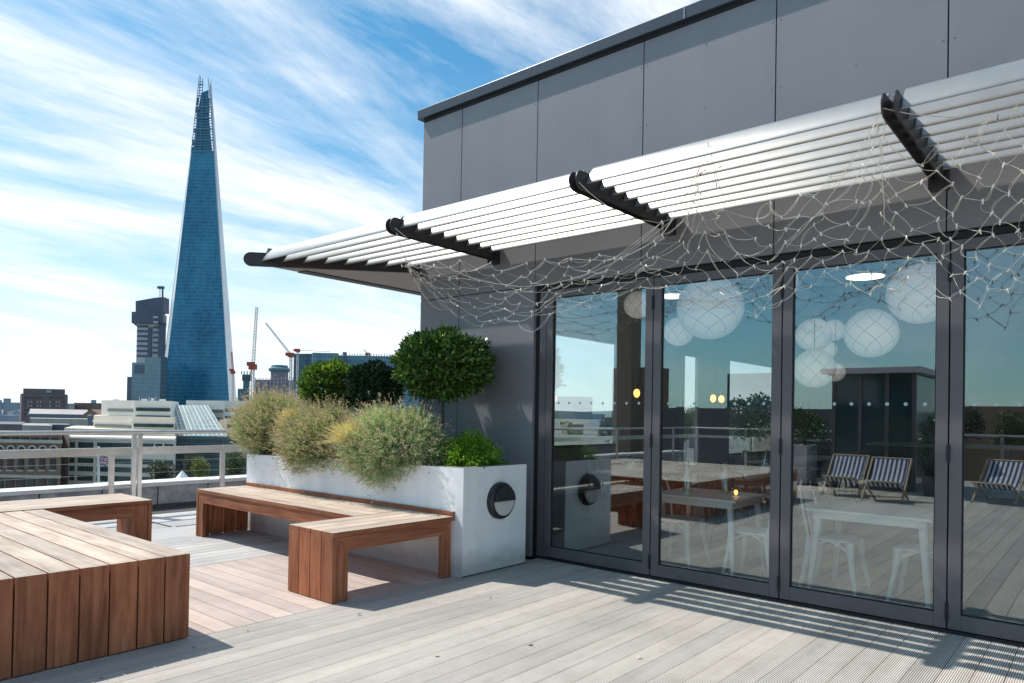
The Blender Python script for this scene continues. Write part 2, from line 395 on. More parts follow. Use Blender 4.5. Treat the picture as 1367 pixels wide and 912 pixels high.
# ================================================================== benches
BH = .443
bench_a = thing('slatted_platform', 'big low hardwood platform of wide planks wrapped down its front, nearest the camera', 'platform', (.3, 4.8, 0))
b = MB(); f = MB(); s = MB(); bk = MB()
x1 = 1.756; i = 0; fr = MB()
while x1 > -1.6:
    w = .124
    b.box(x1-w, x1, 3.712, 6.0, BH-.032, BH); f.box(x1-w, x1, 3.686, 3.711, 0.006, BH); x1 -= w+.0065; i += 1
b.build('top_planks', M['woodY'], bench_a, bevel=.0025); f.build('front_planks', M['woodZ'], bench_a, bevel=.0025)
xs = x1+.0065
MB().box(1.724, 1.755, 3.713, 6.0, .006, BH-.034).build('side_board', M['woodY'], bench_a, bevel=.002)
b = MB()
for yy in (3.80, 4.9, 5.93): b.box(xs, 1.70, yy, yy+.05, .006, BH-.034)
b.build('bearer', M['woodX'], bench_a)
# bench running left behind the platform
b2 = thing('long_bench', 'hardwood bench running left behind the big platform beside the railing', 'bench', (1.4, 6.37, 0))
b = MB(); a = .043
ys = 6.05
for i in range(5): b.box(-1.6, 2.558, ys+i*.130, ys+i*.130+.124, BH-.032, BH)
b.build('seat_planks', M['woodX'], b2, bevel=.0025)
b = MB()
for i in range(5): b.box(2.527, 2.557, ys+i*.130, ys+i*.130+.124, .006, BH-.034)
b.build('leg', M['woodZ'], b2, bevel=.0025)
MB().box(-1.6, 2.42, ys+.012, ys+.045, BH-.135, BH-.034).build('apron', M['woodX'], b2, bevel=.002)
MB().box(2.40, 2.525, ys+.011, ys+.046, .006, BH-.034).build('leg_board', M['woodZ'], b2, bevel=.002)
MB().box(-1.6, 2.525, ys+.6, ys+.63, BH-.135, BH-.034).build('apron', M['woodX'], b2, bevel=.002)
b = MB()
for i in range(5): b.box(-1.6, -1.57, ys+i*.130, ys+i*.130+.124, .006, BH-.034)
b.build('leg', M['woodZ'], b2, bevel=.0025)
# L-shaped bench: short arm in front
sb = thing('short_bench', 'short hardwood bench of four planks projecting from the white planter', 'bench', (3.2, 3.94, 0))
X0, X1, Y0 = 2.652, 3.722, 3.693
b = MB(); l1 = MB(); l2 = MB()
for i in range(4):
    y = Y0+.0+i*.124
    b.box(X0, X1, y, y+.118, BH-.032, BH); l1.box(X0, X0+.030, y, y+.118, .004, BH-.033)
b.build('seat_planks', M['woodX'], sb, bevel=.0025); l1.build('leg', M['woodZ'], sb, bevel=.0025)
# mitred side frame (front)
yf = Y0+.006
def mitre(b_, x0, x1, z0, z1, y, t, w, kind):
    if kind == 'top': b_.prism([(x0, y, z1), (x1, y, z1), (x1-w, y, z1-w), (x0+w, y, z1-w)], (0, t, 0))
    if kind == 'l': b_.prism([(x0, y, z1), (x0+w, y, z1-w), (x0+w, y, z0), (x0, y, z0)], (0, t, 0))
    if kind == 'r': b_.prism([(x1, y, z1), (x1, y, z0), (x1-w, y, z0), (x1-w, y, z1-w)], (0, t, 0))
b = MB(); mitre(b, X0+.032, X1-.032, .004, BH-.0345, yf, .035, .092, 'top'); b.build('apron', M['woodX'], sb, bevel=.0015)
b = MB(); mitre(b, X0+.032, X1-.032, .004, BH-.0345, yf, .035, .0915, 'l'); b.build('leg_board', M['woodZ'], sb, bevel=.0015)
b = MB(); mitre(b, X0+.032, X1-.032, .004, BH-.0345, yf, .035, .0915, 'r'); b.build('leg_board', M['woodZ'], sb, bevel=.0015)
# long arm against the planter
lb = thing('planter_bench', 'long hardwood bench set along the front of the white planter', 'bench', (3.45, 5.4, 0))
YA, YE = 4.195, 6.62
b = MB(); l2 = MB()
for i, (xa, xb) in enumerate(((3.20, 3.324), (3.33, 3.454), (3.46, 3.584), (3.59, 3.714))):
    b.box(xa, xb, YA, YE, BH-.032, BH); l2.box(xa, xb, YE-.03, YE, .004, BH-.033)
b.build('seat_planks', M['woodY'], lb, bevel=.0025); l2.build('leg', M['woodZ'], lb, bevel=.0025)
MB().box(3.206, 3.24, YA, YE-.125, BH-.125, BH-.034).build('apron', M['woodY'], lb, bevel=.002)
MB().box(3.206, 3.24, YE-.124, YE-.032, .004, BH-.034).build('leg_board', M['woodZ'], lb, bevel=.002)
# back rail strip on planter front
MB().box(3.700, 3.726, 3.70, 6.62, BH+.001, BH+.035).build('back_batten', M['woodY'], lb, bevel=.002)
# ================================================================== planter
pl = thing('white_planter', 'long white rendered planter box holding all the shrubs', 'planter', (4.09, 5.2, 0))
PX0, PX1, PY0, PY1 = 3.7275, 4.455, 3.619, 6.66
def ztop(y): return .80-.045*(y-PY0)/(PY1-PY0)
b = MB()
t = .05
for (xa, xb, ya, yb) in ((PX0, PX0+t, PY0, PY1), (PX1-t, PX1, PY0, PY1), (PX0+t, PX1-t, PY0, PY0+t), (PX0+t, PX1-t, PY1-t, PY1)):
    za, zb = ztop(ya), ztop(yb)
    b.add([(xa,ya,.0),(xb,ya,.0),(xb,yb,.0),(xa,yb,.0),(xa,ya,za),(xb,ya,za),(xb,yb,zb),(xa,yb,zb)],
          [(0,3,2,1),(4,5,6,7),(0,1,5,4),(1,2,6,5),(2,3,7,6),(3,0,4,7)])
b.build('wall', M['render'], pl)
b = MB().box(PX0+t, PX1-t, PY0+t, PY1-t, .55, .735); b.build('soil', M['soil'], pl)
M['render_rim'] = plain('grey_rim', (.30, .28, .26), .8, 0, .2, 8)
b = MB()
for (xa, xb, ya, yb) in ((PX0+.004, PX0+t+.01, PY0+.004, PY1-.004), (PX1-t-.01, PX1-.004, PY0+.004, PY1-.004), (PX0+t+.01, PX1-t-.01, PY0+.004, PY0+t+.01)):
    za, zb = ztop(ya)+.003, ztop(yb)+.003
    b.add([(xa,ya,za),(xb,ya,za),(xb,yb,zb),(xa,yb,zb)], [(0,1,2,3)])
b.build('rim', M['render_rim'], pl)
MB().box(PX0-.0+.0, PX1, PY0-.002, PY0-.0005, 0.0, .008).build('base_gap', M['panel_back'], pl)
# bulkhead lamp
lc = Vector((4.125, PY0-.001, .534)); lm = thing('bulkhead_lamp', 'round black bulkhead lamp with a half hooded pale lens on the planter end', 'wall lamp', lc-Vector((0, 0, .14)))
MB().lathe(lc, (0, -1, 0), [(.142, 0), (.142, .028), (.134, .045), (.118, .05), (.11, .05)], 48).build('housing', M['black'], lm, True)
b = MB(); n = 32; pts = [lc+Vector((.112*math.cos(math.pi+math.pi*k/n), -.051, .112*math.sin(math.pi+math.pi*k/n))) for k in range(n+1)]
b.prism(pts, (0, -.006, 0)); b.build('lens', M['diff'], lm)
b = MB(); pts = [lc+Vector((.116*math.cos(math.pi*k/n), -.0505, .116*math.sin(math.pi*k/n))) for k in range(n+1)]
b.prism(pts, (0, -.022, 0)); b.build('hood', M['black'], lm, bevel=.004)
# ================================================================== pavilion building
pav = thing('rooftop_pavilion', 'dark grey clad rooftop pavilion with folding glass doors under a louvred canopy', 'building', (10, 0, 0))
YC = 5.18; ZC = 4.07; ZJ = 2.29
vj = [YC, 4.65, 3.75, 2.73, 1.73, .74, -.26, -1.26, -2.3, -4.5, -6.5]
g = .004
for i in range(len(vj)-1):
    ya, yb = vj[i+1]+g, vj[i]-g
    MB().box(F-.012, F+.02, ya, yb, ZJ+g, ZC-.03).build('cladding_panel', M['panel'], pav, bevel=.001)
for (ya, yb) in ((4.65, YC), (3.75, 4.65)):
    MB().box(F-.012, F+.02, ya+g, yb-g, .0, ZJ-g).build('cladding_panel', M['panel'], pav, bevel=.001)
MB().box(F-.012, F+.02, -4.5, -2.25, .0, ZJ-g).build('cladding_panel', M['panel'], pav)
MB().box(F-.012, F+.02, -6.5, -4.51, .0, ZJ-g).build('cladding_panel', M['panel'], pav)
b = MB(); b.box(F+.021, F+.10, -6.5, YC-.021, ZJ, ZC-.01); b.box(F+.021, F+.10, 3.70, YC-.021, 0, ZJ); b.box(F+.021, F+.10, -6.5, -2.25, 0, ZJ)
b.build('backing', M['panel_back'], pav)
# rivets
M['rivet'] = plain('rivet', (.35, .35, .36), .3, .5)
def clone(o, off):
    c_ = bpy.data.objects.new(o.name.split('.')[0], o.data); C.objects.link(c_); c_.parent = o.parent; c_.location = o.location+Vector(off)*S; WL[c_] = WL[o]; return c_
rv = MB().lathe((F-.0122, vj[1], 2.5), (-1, 0, 0), [(.0055, 0), (.004, .002)], 8).build('rivet', M['rivet'], pav)
for i, y in enumerate(vj[1:9]):
    for z in (2.5, 2.95, 3.4, 3.85):
        for d in (-.028, .028):
            if (i, z, d) == (0, 2.5, -.028): continue
            clone(rv, (0, y+d-vj[1], z-2.5))
for z in (2.5, 2.95, 3.4, 3.85):
    for i in range(8): clone(rv, (0, (vj[i]+vj[i+1])/2-vj[1], z-2.5))
rv.location = Vector((0, -.028, 0))*S
# side wall facing +Y with windows
wins = [(5.7, 8.22, .80, 2.20), (9.58, 9.93, .10, 2.2), (10.11, 10.66, .10, 2.2), (11.8, 15.0, .55, 2.24)]
YW = YC-.10; b = MB(); xprev = F+.0
segs = []
for (xa, xb, za, zb) in wins:
    b.box(xprev, xa, YW, YC-.001, 0, 2.75); b.box(xa, xb, YW, YC-.001, zb, 2.75)
    if za > .01: b.box(xa, xb, YW, YC-.001, 0, za)
    xprev = xb
b.box(xprev, 16, YW, YC-.001, 0, 2.75); b.box(F, 16, YW, YC-.001, 2.75, ZC-.01)
b.build('side_wall', M['panel'], pav)
for (xa, xb, za, zb) in wins:
    w = MB(); t_ = .035
    w.box(xa, xa+t_, YW+.02, YW+.08, za, zb); w.box(xb-t_, xb, YW+.02, YW+.08, za, zb)
    w.box(xa+t_, xb-t_, YW+.02, YW+.08, za, za+t_); w.box(xa+t_, xb-t_, YW+.02, YW+.08, zb-t_, zb)
    w = w.build('window', M['frame'], pav)
    MB().box(xa+t_, xb-t_, YW+.045, YW+.051, za+t_, zb-t_).build('pane', M['glass2'], w)
MB().box(15.9, 16, -6.5, YW, 0, ZC-.01).build('rear_wall', M['roomdark'], pav)
MB().box(F+.1, 16, -6.5, -6.4, 0, ZC-.01).build('side_wall', M['roomdark'], pav)
MB().box(F+.1, 15.9, -6.4, YW, 2.62, 2.70).build('ceiling', M['ceil'], pav)
MB().box(F+.1, 15.9, -6.4, YW, -.02, .004).build('interior_floor', M['floorin'], pav)
MB().box(F+.02, 16, -6.5, YC-.02, ZC-.009, ZC+.04).build('roof', M['conc'], pav)
b = MB(); b.box(F-.055, F+.25, -6.6, YC+.045, 4.07, 4.162); b.box(F+.2501, 16.05, YC-.2, YC+.045, 4.07, 4.162)
b.build('coping', M['cap'], pav, bevel=.004)
b = MB().box(F-.02, F+.02, -6.5, YC-.01, ZC-.029, ZC-.001); b.build('coping_shadow_gap', M['panel_back'], pav)
for y in (2.38, .6, -1.3): MB().box(F-.058, F-.0552, y-.004, y+.004, 4.072, 4.16).build('coping_joint', M['alu'], pav)
# an inner pier with a dark column (seen in the room)
MB().box(8.5, 9.3, 4.75, YW-.001, .005, 2.619).build('pier', M['roomdark'], pav)
# ---- folding doors
sm = [3.63, 2.625, 1.67, .72, -.24, -1.2, -2.2]
MB().box(F+.005, F+.09, 3.632, 3.70, 0, 2.24).build('door_jamb', M['frame'], pav)
MB().box(F+.06, F+.10, 3.70, 3.755, 0, 2.24).build('jamb_reveal', M['panel_back'], pav)
MB().box(F+.008, F+.10, -2.25, 3.70, 2.243, 2.283).build('door_head', M['frame_dark'], pav)
MB().box(F-.01, F+.09, -2.25, 3.70, 0.0, .018).build('door_track', M['frame_dark'], pav)
for i in range(len(sm)-1):
    ya, yb = sm[i+1]+.004, sm[i]-.004
    st = .062; z0, z1 = .022, 2.238
    d = MB(); d.box(F, F+.05, ya, ya+st, z0, z1); d.box(F, F+.05, yb-st, yb, z0, z1)
    d.box(F, F+.05, ya+st, yb-st, z0, z0+.085); d.box(F, F+.05, ya+st, yb-st, z1-.062, z1)
    dr = d.build('glass_door', M['frame'], pav, bevel=.0025)
    tag(dr, label='folding glass door leaf %s' % ['next to the planter', 'second from the planter', 'third from the planter', 'at the right edge of the picture', 'beyond the right edge', 'farthest right'][i])
    MB().box(F+.022, F+.028, ya+st, yb-st, z0+.085, z1-.062).build('pane', M['glass'], dr)
    gk = MB(); e = .007
    gk.box(F+.016, F+.034, ya+st, ya+st+e, z0+.085, z1-.062); gk.box(F+.016, F+.034, yb-st-e, yb-st, z0+.085, z1-.062)
    gk.box(F+.016, F+.034, ya+st+e, yb-st-e, z0+.085, z0+.092); gk.box(F+.016, F+.034, ya+st+e, yb-st-e, z1-.069, z1-.062)
    gk.build('gasket', M['frame_dark'], dr)
    for z in (.12, 1.02, 2.05): MB().box(F-.008, F+.004, ya-.012, ya+.006, z-.05, z+.05).build('hinge', M['frame_dark'], dr)
    for k in range(8):
        y = ya+.12+k*(yb-ya-.24)/7; mk = MB()
        mk.lathe((F+.0216, y, 1.30), (-1, 0, 0), [(.011, 0), (.011, .0004)], 10)
        mk.build('glazing_mark', M['mark'], dr)
# ================================================================== canopy
can = thing('louvred_canopy', 'silver louvred sun canopy of eight long blades wrapping the pavilion corner', 'canopy', (4.1, 2, 2.5))
ZA = 2.575; NB = 8; XB0 = 3.562; PB = .1432
TIP = Vector((3.49, 6.25, ZA)); COR = Vector((F-.012, YC, ZA))
def blade_prof(xb):                        # ellipse-like profile in XZ, lower-outer to upper-inner
    c = Vector((xb+.035, 0, ZA+.095)); ax = Vector((.066, 0, .062)); n_ = Vector((-.062, 0, .066)).normalized()*.012
    ax = Vector((.042, 0, .062)); nn = Vector((-.83, 0, .56))*.011
    out = []
    for k in range(14):
        a_ = 2*math.pi*k/14; out.append(c+ax*math.cos(a_)+nn*math.sin(a_))
    return out
arms = [4.20, 2.49, .775, -.95, -2.6]
def hipY(x): return TIP.y+(COR.y-TIP.y)*(x-TIP.x)/(COR.x-TIP.x)
def bl_span(xb, ya, yb, hip=False):
    pr = blade_prof(xb); n = len(pr); vs = []
    for p in pr: vs.append((p.x, ya, p.z))
    for p in pr: vs.append((p.x, (hipY(p.x)-.03 if hip else yb), p.z))
    vs = vs+vs; fs = [tuple(range(2*n, 3*n)), tuple(range(3*n, 4*n))[::-1]]+[(i+n, (i+1) % n+n, (i+1) % n, i) for i in range(n)]
    return MB().add(vs, fs)
for k in range(NB):
    xb = XB0+k*PB
    bl_span(xb, arms[0]+.034, 0, True).build('blade', M['alu'], can, True)
    for a0, a1 in zip(arms[1:], arms[:-1]):
        bl_span(xb, a0+.034, a1-.034).build('blade', M['alu'], can, True)
    # return wing on the +Y side
    yb_ = TIP.y-.075-k*(TIP.y-YC-.13)/7.6
    def wingprof(x):
        c = Vector((x, yb_, ZA+.095)); ax = Vector((0, -.040, .070)); nn = Vector((0, .87, .5))*.012
        return [c+ax*math.cos(2*math.pi*q/12)+nn*math.sin(2*math.pi*q/12) for q in range(12)]
    xs0 = TIP.x+(TIP.y-yb_)*(COR.x-TIP.x)/(TIP.y-COR.y)+.03
    pa, pb = wingprof(xs0), wingprof(9.0)
    MB().add(pa+pb+pa+pb, [tuple(range(24, 36))[::-1], tuple(range(36, 48))]+[(i, (i+1) % 12, (i+1) % 12+12, i+12) for i in range(12)]).build('blade', M['alu'], can, True)
MB().box(TIP.x+.5, 9.0, TIP.y-.15, TIP.y-.02, ZA+.002, ZA+.02).build('fascia_plate', M['arm'], can)
M['soffit'] = plain('brown_grey_soffit', (.30, .26, .245), .5, .1, .1)
b = MB(); b.prism([(TIP.x+.10, TIP.y-.02, ZA+.012), (9.0, TIP.y-.02, ZA+.012), (9.0, YC+.01, ZA+.012), (COR.x+.02, YC+.01, ZA+.012)], (0, 0, .008)); b.build('soffit', M['soffit'], can)
def plate(p0, p1, side, thick, h=.118):    # rounded-ended vertical plate from tip p0 to wall p1
    d = (p1-p0); L_ = d.length; d.normalize(); r = h/2; pts = []
    for k in range(13):
        a_ = math.pi/2+math.pi*k/12; pts.append(p0+d*(r+r*math.cos(a_))+Vector((0, 0, r+r*math.sin(a_))))
    pts.append(p0+d*L_); pts.append(p0+d*L_+Vector((0, 0, h)))
    s_ = Vector((-d.y, d.x, 0)).normalized()
    pts = [p+s_*(side-thick/2) for p in pts]
    return MB().prism(pts, s_*thick)
for y in arms:
    for sd in (-.026, .026): plate(Vector((3.455, y, ZA-.012)), Vector((F-.012, y, ZA-.012)), sd, .008).build('arm', M['arm'], can, bevel=.001)
    b = MB()
    for k in range(NB):
        for q in (0,): b.tube([(XB0+.035+k*PB, y-.022, ZA+.085), (XB0+.035+k*PB, y+.022, ZA+.085)], .02, 8)
    b.build('spacer', M['arm'], can)
    MB().box(F-.07, F-.0125, y-.05, y+.05, ZA-.05, ZA+.12).build('wall_bracket', M['arm'], can, bevel=.003)
plate(TIP+Vector((-.045, .04, -.012)), COR+Vector((-.01, .01, -.012)), 0, .03, .13).build('hip_arm', M['arm'], can, bevel=.001)
plate(Vector((9.0, TIP.y, ZA-.012)), Vector((9.0, YC, ZA-.012)), 0, .008).build('arm', M['arm'], can)
MB().box(F-.09, F+.06, YC+.0, YC+.05, ZA-.06, ZA-.0).build('corner_bracket', M['frame_dark'], can, bevel=.004)
# ================================================================== net lights
net = thing('net_lights', 'drooping diamond net of white string lights hung from the canopy brackets', 'string lights', (4.1, 2.2, 1.6))
topc = [(545,350),(575,352),(620,346),(662,352),(700,352),(760,346),(820,335),(870,306),(897,292),(925,245),(945,196),(965,245),(1010,278),(1080,256),(1140,226),(1168,168),(1195,185),(1225,200),(1265,190),(1330,150),(1367,146),(1440,150)]
botc = [(545,356),(580,395),(620,430),(670,433),(720,435),(748,418),(790,408),(835,392),(870,380),(900,396),(950,415),(990,425),(1025,418),(1055,390),(1100,368),(1140,385),(1180,392),(1230,370),(1260,395),(1290,411),(1320,402),(1367,385),(1440,380)]
def lerp(c_, x):
    for (a_, b_), (c2, d2) in zip(c_, c_[1:]):
        if x <= c2: return b_+(d2-b_)*(x-a_)/(c2-a_)
    return c_[-1][1]
NC, NR = 48, 6
nodes = {}
for i in range(NC+1):
    u_ = i/NC
    for j in range(NR+1):
        t_ = (j+(.5 if i % 2 else 0))/(NR+.5); t_ = min(1, t_)
        x_ = 545+(1435-545)*(u_**1.0)+random.gauss(0, 4.0)
        # gather toward attachment peaks near the top
        for pk in (897, 945, 1168):
            dpk = x_-pk
            if abs(dpk) < 60: x_ -= dpk*(1-t_)**2*.75
        yt, yb_ = lerp(topc, x_), lerp(botc, x_)
        y_ = yt+(yb_-yt)*(t_**.85)+random.gauss(0, 3.2)
        Xp = 3.75+.55*min(1, t_*1.3)+.10*math.sin(x_*.021+j*.4)+random.gauss(0, .035)
        nodes[i, j] = onX(x_, y_, Xp)
wb = MB(); bulbs = []
def strand(p, q):
    L_ = (q-p).length
    if L_ > .8: return
    mid = (p+q)/2+Vector((random.gauss(0, .02), random.gauss(0, .028), -L_*.14+random.gauss(0, .022)))
    for dz in ((0, .002) if random.random() < .6 else (0,)):
        o_ = Vector((0, dz*2, dz)); pts = []
        for k in range(5):
            s_ = k/4; pts.append(p*(1-s_)**2+mid*2*s_*(1-s_)+q*s_*s_+o_*math.sin(math.pi*s_)*2)
        wb.tube(pts, random.choice((.0007, .0009, .0011)), 4)
for i in range(NC):
    for j in range(NR+1):
        if i % 2 == 0:
            nb = [(i+1, j-1), (i+1, j)]
        else: nb = [(i+1, j), (i+1, j+1)]
        for q in nb:
            if q in nodes and random.random() > .06: strand(nodes[i, j], nodes[q])
    for j in (0, NR):
        if random.random() < .8: strand(nodes[i, j], nodes[i+1, j])
# hanging ropes to the arm tips
def rope(p, q, sag=.1):
    pts = [p+(q-p)*s_+Vector((0, 0, -sag*4*s_*(1-s_)))+Vector((random.gauss(0,.006),)*3) for s_ in [k/10 for k in range(11)]]
    pts[0], pts[-1] = p, q; wb.tube(pts, .0018, 4)
rope(Vector((3.50, 4.17, 2.60)), onX(560, 352, 4.1), .12); rope(Vector((3.50, 4.17, 2.60)), onX(600, 412, 4.2), .2)
rope(Vector((3.50, 4.17, 2.60)), onX(900, 292, 4.2), .45); rope(Vector((3.48, 2.46, 2.60)), onX(900, 292, 4.3), .1)
rope(Vector((3.47, .80, 2.60)), onX(1100, 250, 4.1), .08); rope(Vector((3.47, .80, 2.60)), onX(1180, 300, 4.2), .05); rope(Vector((3.47, .80, 2.60)), onX(1330, 150, 4.0), .03)
rope(onX(945, 190, 3.56), onX(925, 260, 4.0), .02); rope(onX(945, 190, 3.56), onX(965, 262, 4.0), .02); rope(Vector((3.47, .80, 2.60)), onX(1050, 330, 4.1), .06)
wb.build('net_cable', M['wire'], net)
bm_ = MB().lathe((0, 0, 0), (0, 0, -1), [(.0028, -.010), (.0042, -.006), (.0042, .004), (.003, .011), (.001, .018)], 6)
bme = None; cnt = 0; rest = MB()
keys = list(nodes.keys()); keys.sort(key=lambda k: nodes[k].dot(fw))
for k in keys:
    p = nodes[k]
    ax_ = Vector((random.gauss(0, .5), random.gauss(0, .5), -1))
    if cnt < 100:
        if bme is None:
            o = MB(); o.v = [tuple(Vector(v)+WL[net]) for v in bm_.v]; o.f = bm_.f; o = o.build('bulb', M['bulb'], net); bme = o.data; o.location = (p-WL[net])*S
        else:
            o = bpy.data.objects.new('bulb', bme); C.objects.link(o); o.parent = net; o.location = (p-WL[net])*S; WL[o] = p
        o.rotation_euler = (random.uniform(-.8, .8), random.uniform(-.8, .8), 0); cnt += 1
    else: rest.lathe(p, ax_, [(.0028, -.010), (.0042, -.006), (.0042, .004), (.003, .011), (.001, .018)], 5)
tag(rest.build('bulbs', M['bulb'], net), kind='stuff')
# ================================================================== plants
def ell_shell(n, c, r, rmin=.55):
    d = unit(RNG.normal(size=(n, 3))); q = RNG.uniform(rmin, 1.0, n)[:, None]**.5*(1+RNG.exponential(.022, (n, 1)))
    bumpy = 1+.03*np.sin(d[:, :1]*19)*np.sin(d[:, 1:2]*17+d[:, 2:3]*15)+.09*np.sin(d[:, :1]*7+1)*np.sin(d[:, 1:2]*6+2)+.05*np.sin(d[:, 2:3]*13)
    return np.array(c)+d*np.array(r)*q*bumpy, d
def ball_tree(name, label, c, r, mat, n, lf, trunk_top, base, grp=None):
    t_ = thing(name, label, 'shrub', base)
    P, d = ell_shell(n, c, r); dr = unit(d*.7+RNG.normal(size=(n, 3))*.55+np.array([0, 0, .25]))
    V, Fc = leaves(P, dr, RNG.uniform(lf*.7, lf*1.25, n), RNG.uniform(lf*.32, lf*.5, n))
    npmesh('crown', V, Fc, mat, t_)
    b = MB(); b.tube([base, (base[0]+.01, base[1], (base[2]+c[2])/2), (c[0], c[1], c[2])], .016, 8, .012)
    for k in range(9):
        a_ = random.uniform(0, 6.28); b.tube([c, (c[0]+r[0]*.6*math.cos(a_), c[1]+r[1]*.6*math.sin(a_), c[2]+r[2]*random.uniform(-.4, .6))], .007, 5, .003)
    b.build('trunk', M['bark'], t_)
    return t_
c1 = onX(591, 487, 4.22); ball_tree('bay_tree', 'largest clipped bay tree with a dark green ball crown against the grey wall', tuple(c1), (.40, .40, .275), M['bay'], 11000, .052, 0, (c1.x, c1.y, .72))
c2 = onX(499, 516, 4.30); ball_tree('bay_tree', 'dark clipped bay tree between the bright bay and the largest bay', tuple(c2), (.26, .26, .21), M['baydark'], 5600, .05, 0, (c2.x, c2.y, .72))
c3 = onX(444, 516, 4.15); ball_tree('bay_tree', 'bright yellow green clipped bay tree at the left of the three bay trees', tuple(c3), (.30, .30, .22), M['baylight'], 5600, .06, 0, (c3.x, c3.y, .72))
def lavender(label, c, base, r, nst, nfl, fol, flw, tuft=False):
    t_ = thing('lavender_bush', label, 'shrub', base)
    n = nst; d = RNG.normal(size=(n, 3)); d[:, 2] = d[:, 2]*.9+.15; d = unit(d)
    wob = 1+.10*np.sin(d[:, 0]*5+c[1]*3)*np.cos(d[:, 1]*6+c[0])+.06*RNG.normal(size=n)
    B_ = np.array(c)+d*np.array(r)*((RNG.uniform(.55, 1.03, n)+RNG.exponential(.035, n))*wob)[:, None]
    A_ = np.array(base)+RNG.normal(size=(n, 3))*np.array([.05, .06, .02])
    Mi = A_+(B_-A_)*.55+np.array([0, 0, .06])+RNG.normal(size=(n, 3))*.022
    st = strands(A_, B_, Mi, .0028)
    # narrow leaves along outer half of stems
    k = RNG.integers(0, n, nst*9); q = RNG.uniform(.45, 1.0, nst*9)[:, None]
    P = (Mi[k]*(1-q)**1+B_[k]*q); dr = (B_[k]-Mi[k])*1.0; dr = unit(dr)+RNG.normal(size=dr.shape)*.55
    lf = leaves(P, dr, RNG.uniform(.02, .055, len(P)), RNG.uniform(.0035, .007, len(P)), .1)
    V, Fc = merge(st, lf); npmesh('foliage', V, Fc, fol, t_)
    k = RNG.choice(n, min(nfl, n), replace=False); out = unit(B_[k]-A_[k]); T = B_[k]
    ext = T+out*(RNG.uniform(.01, .07, len(k))+RNG.exponential(.02, len(k)))[:, None]+RNG.normal(size=T.shape)*.012+np.array([0, 0, .01])
    s2 = strands(T, ext, (T+ext)/2, .0022)
    kk = np.repeat(np.arange(len(k)), 7); along = RNG.uniform(-.022, .012, len(kk))[:, None]
    P = ext[kk]+out[kk]*along+RNG.normal(size=(len(kk), 3))*.0035
    fl = leaves(P, RNG.normal(size=P.shape)+out[kk]*.6, RNG.uniform(.008, .015, len(kk)), RNG.uniform(.005, .009, len(kk)), .2)
    V, Fc = merge(s2, fl); npmesh('flower_heads', V, Fc, flw, t_)
    return t_
def bush(label, pxc, pyc, X, rpx, rpz, rx, nst, nfl, fol, flw):
    c = onX(pxc, pyc, X); dep = (c-EYE).dot(fw); ry = rpx*dep/F_/.80; rz = rpz*dep/F_
    lavender(label, (c.x, c.y, c.z), (X+.16, c.y, .74), (rx, ry, rz), nst, nfl, fol, flw)
bush('leftmost lavender bush, brownish mauve heads at the planter far end', 362, 572, 3.92, 50, 46, .30, 5600, 3000, M['lav'], M['lavfl'])
bush('middle lavender bush spilling over the planter front', 428, 589, 3.84, 66, 46, .30, 6600, 3400, M['lav'], M['lavfl'])
bush('widest lavender bush, silver green and sagging nearest the camera', 520, 597, 3.82, 76, 53, .31, 9500, 2400, M['lavgrey'], M['lavfl'])
def tuft(label, pxc, pyc, X, h, spread, n):
    c = onX(pxc, pyc, X); base = Vector((X, c.y, .74)); t_ = thing('grass_tuft', label, 'grass', base)
    A_ = np.array(base)+RNG.normal(size=(n, 3))*np.array([.025, .025, 0]); d = RNG.normal(size=(n, 3))*np.array([spread, spread, .0])
    B_ = A_+d+np.array([0, 0, 1.])*RNG.uniform(h*.6, h, n)[:, None]; B_[:, 2] -= np.linalg.norm(d, axis=1)*.25
    Mi = A_+d*.25+np.array([0, 0, h*.55])
    V, Fc = strands(A_, B_, Mi, .0024); npmesh('blades', V, Fc, M['blond'], t_)
tuft('blond feathery grass tuft between the left and middle lavender', 390, 556, 3.74, .50, .06, 2200)
tuft('blond feathery grass tuft between the middle and widest lavender', 478, 572, 3.70, .43, .12, 3600)
# lime plant
c = onX(626, 598, 4.05); t_ = thing('leafy_plant', 'low lime green leafy plant at the near end of the planter', 'plant', (4.05, c.y, .74))
n = 260; d = RNG.normal(size=(n, 3)); d[:, 2] = abs(d[:, 2])*.9; d = unit(d)
tips = np.array([4.10, 3.95, .78])+d*np.array([.27, .29, .24])*RNG.uniform(.4, 1.2, n)[:, None]
st = strands(np.tile(np.array([[4.07, 3.93, .74]]), (n, 1))+RNG.normal(size=(n, 3))*.03*np.array([1, 1, 0]), tips, tips*.6+np.array([4.07, 3.93, .78])*.4, .004)
k = np.repeat(np.arange(n), 42); P = tips[k]+RNG.normal(size=(len(k), 3))*np.array([.028, .028, .022])
lf = leaves(P, RNG.normal(size=P.shape)+np.array([-.2, -.1, .5]), RNG.uniform(.012, .026, len(k)), RNG.uniform(.009, .018, len(k)), .2)
V, Fc = merge(st, lf); npmesh('foliage', V, Fc, M['lime'], t_)
for i, (x_, y_) in enumerate([(262, 865), (588, 876), (476, 822), (704, 862), (850, 880), (330, 842), (655, 800), (140, 905)]):
    p = onZ(x_, y_, .001); V, Fc = leaves(np.array([[p.x, p.y, .004]]), np.array([[random.uniform(-1, 1), random.uniform(-1, 1), .12]]), .035, .016, .3)
    o = npmesh('fallen_leaf', V, Fc, M['dryleaf'], None, (p.x, p.y, .003)); tag(o, 'dry pale leaf fallen on the deck boards', 'leaf', 'dry leaves scattered on the deck')
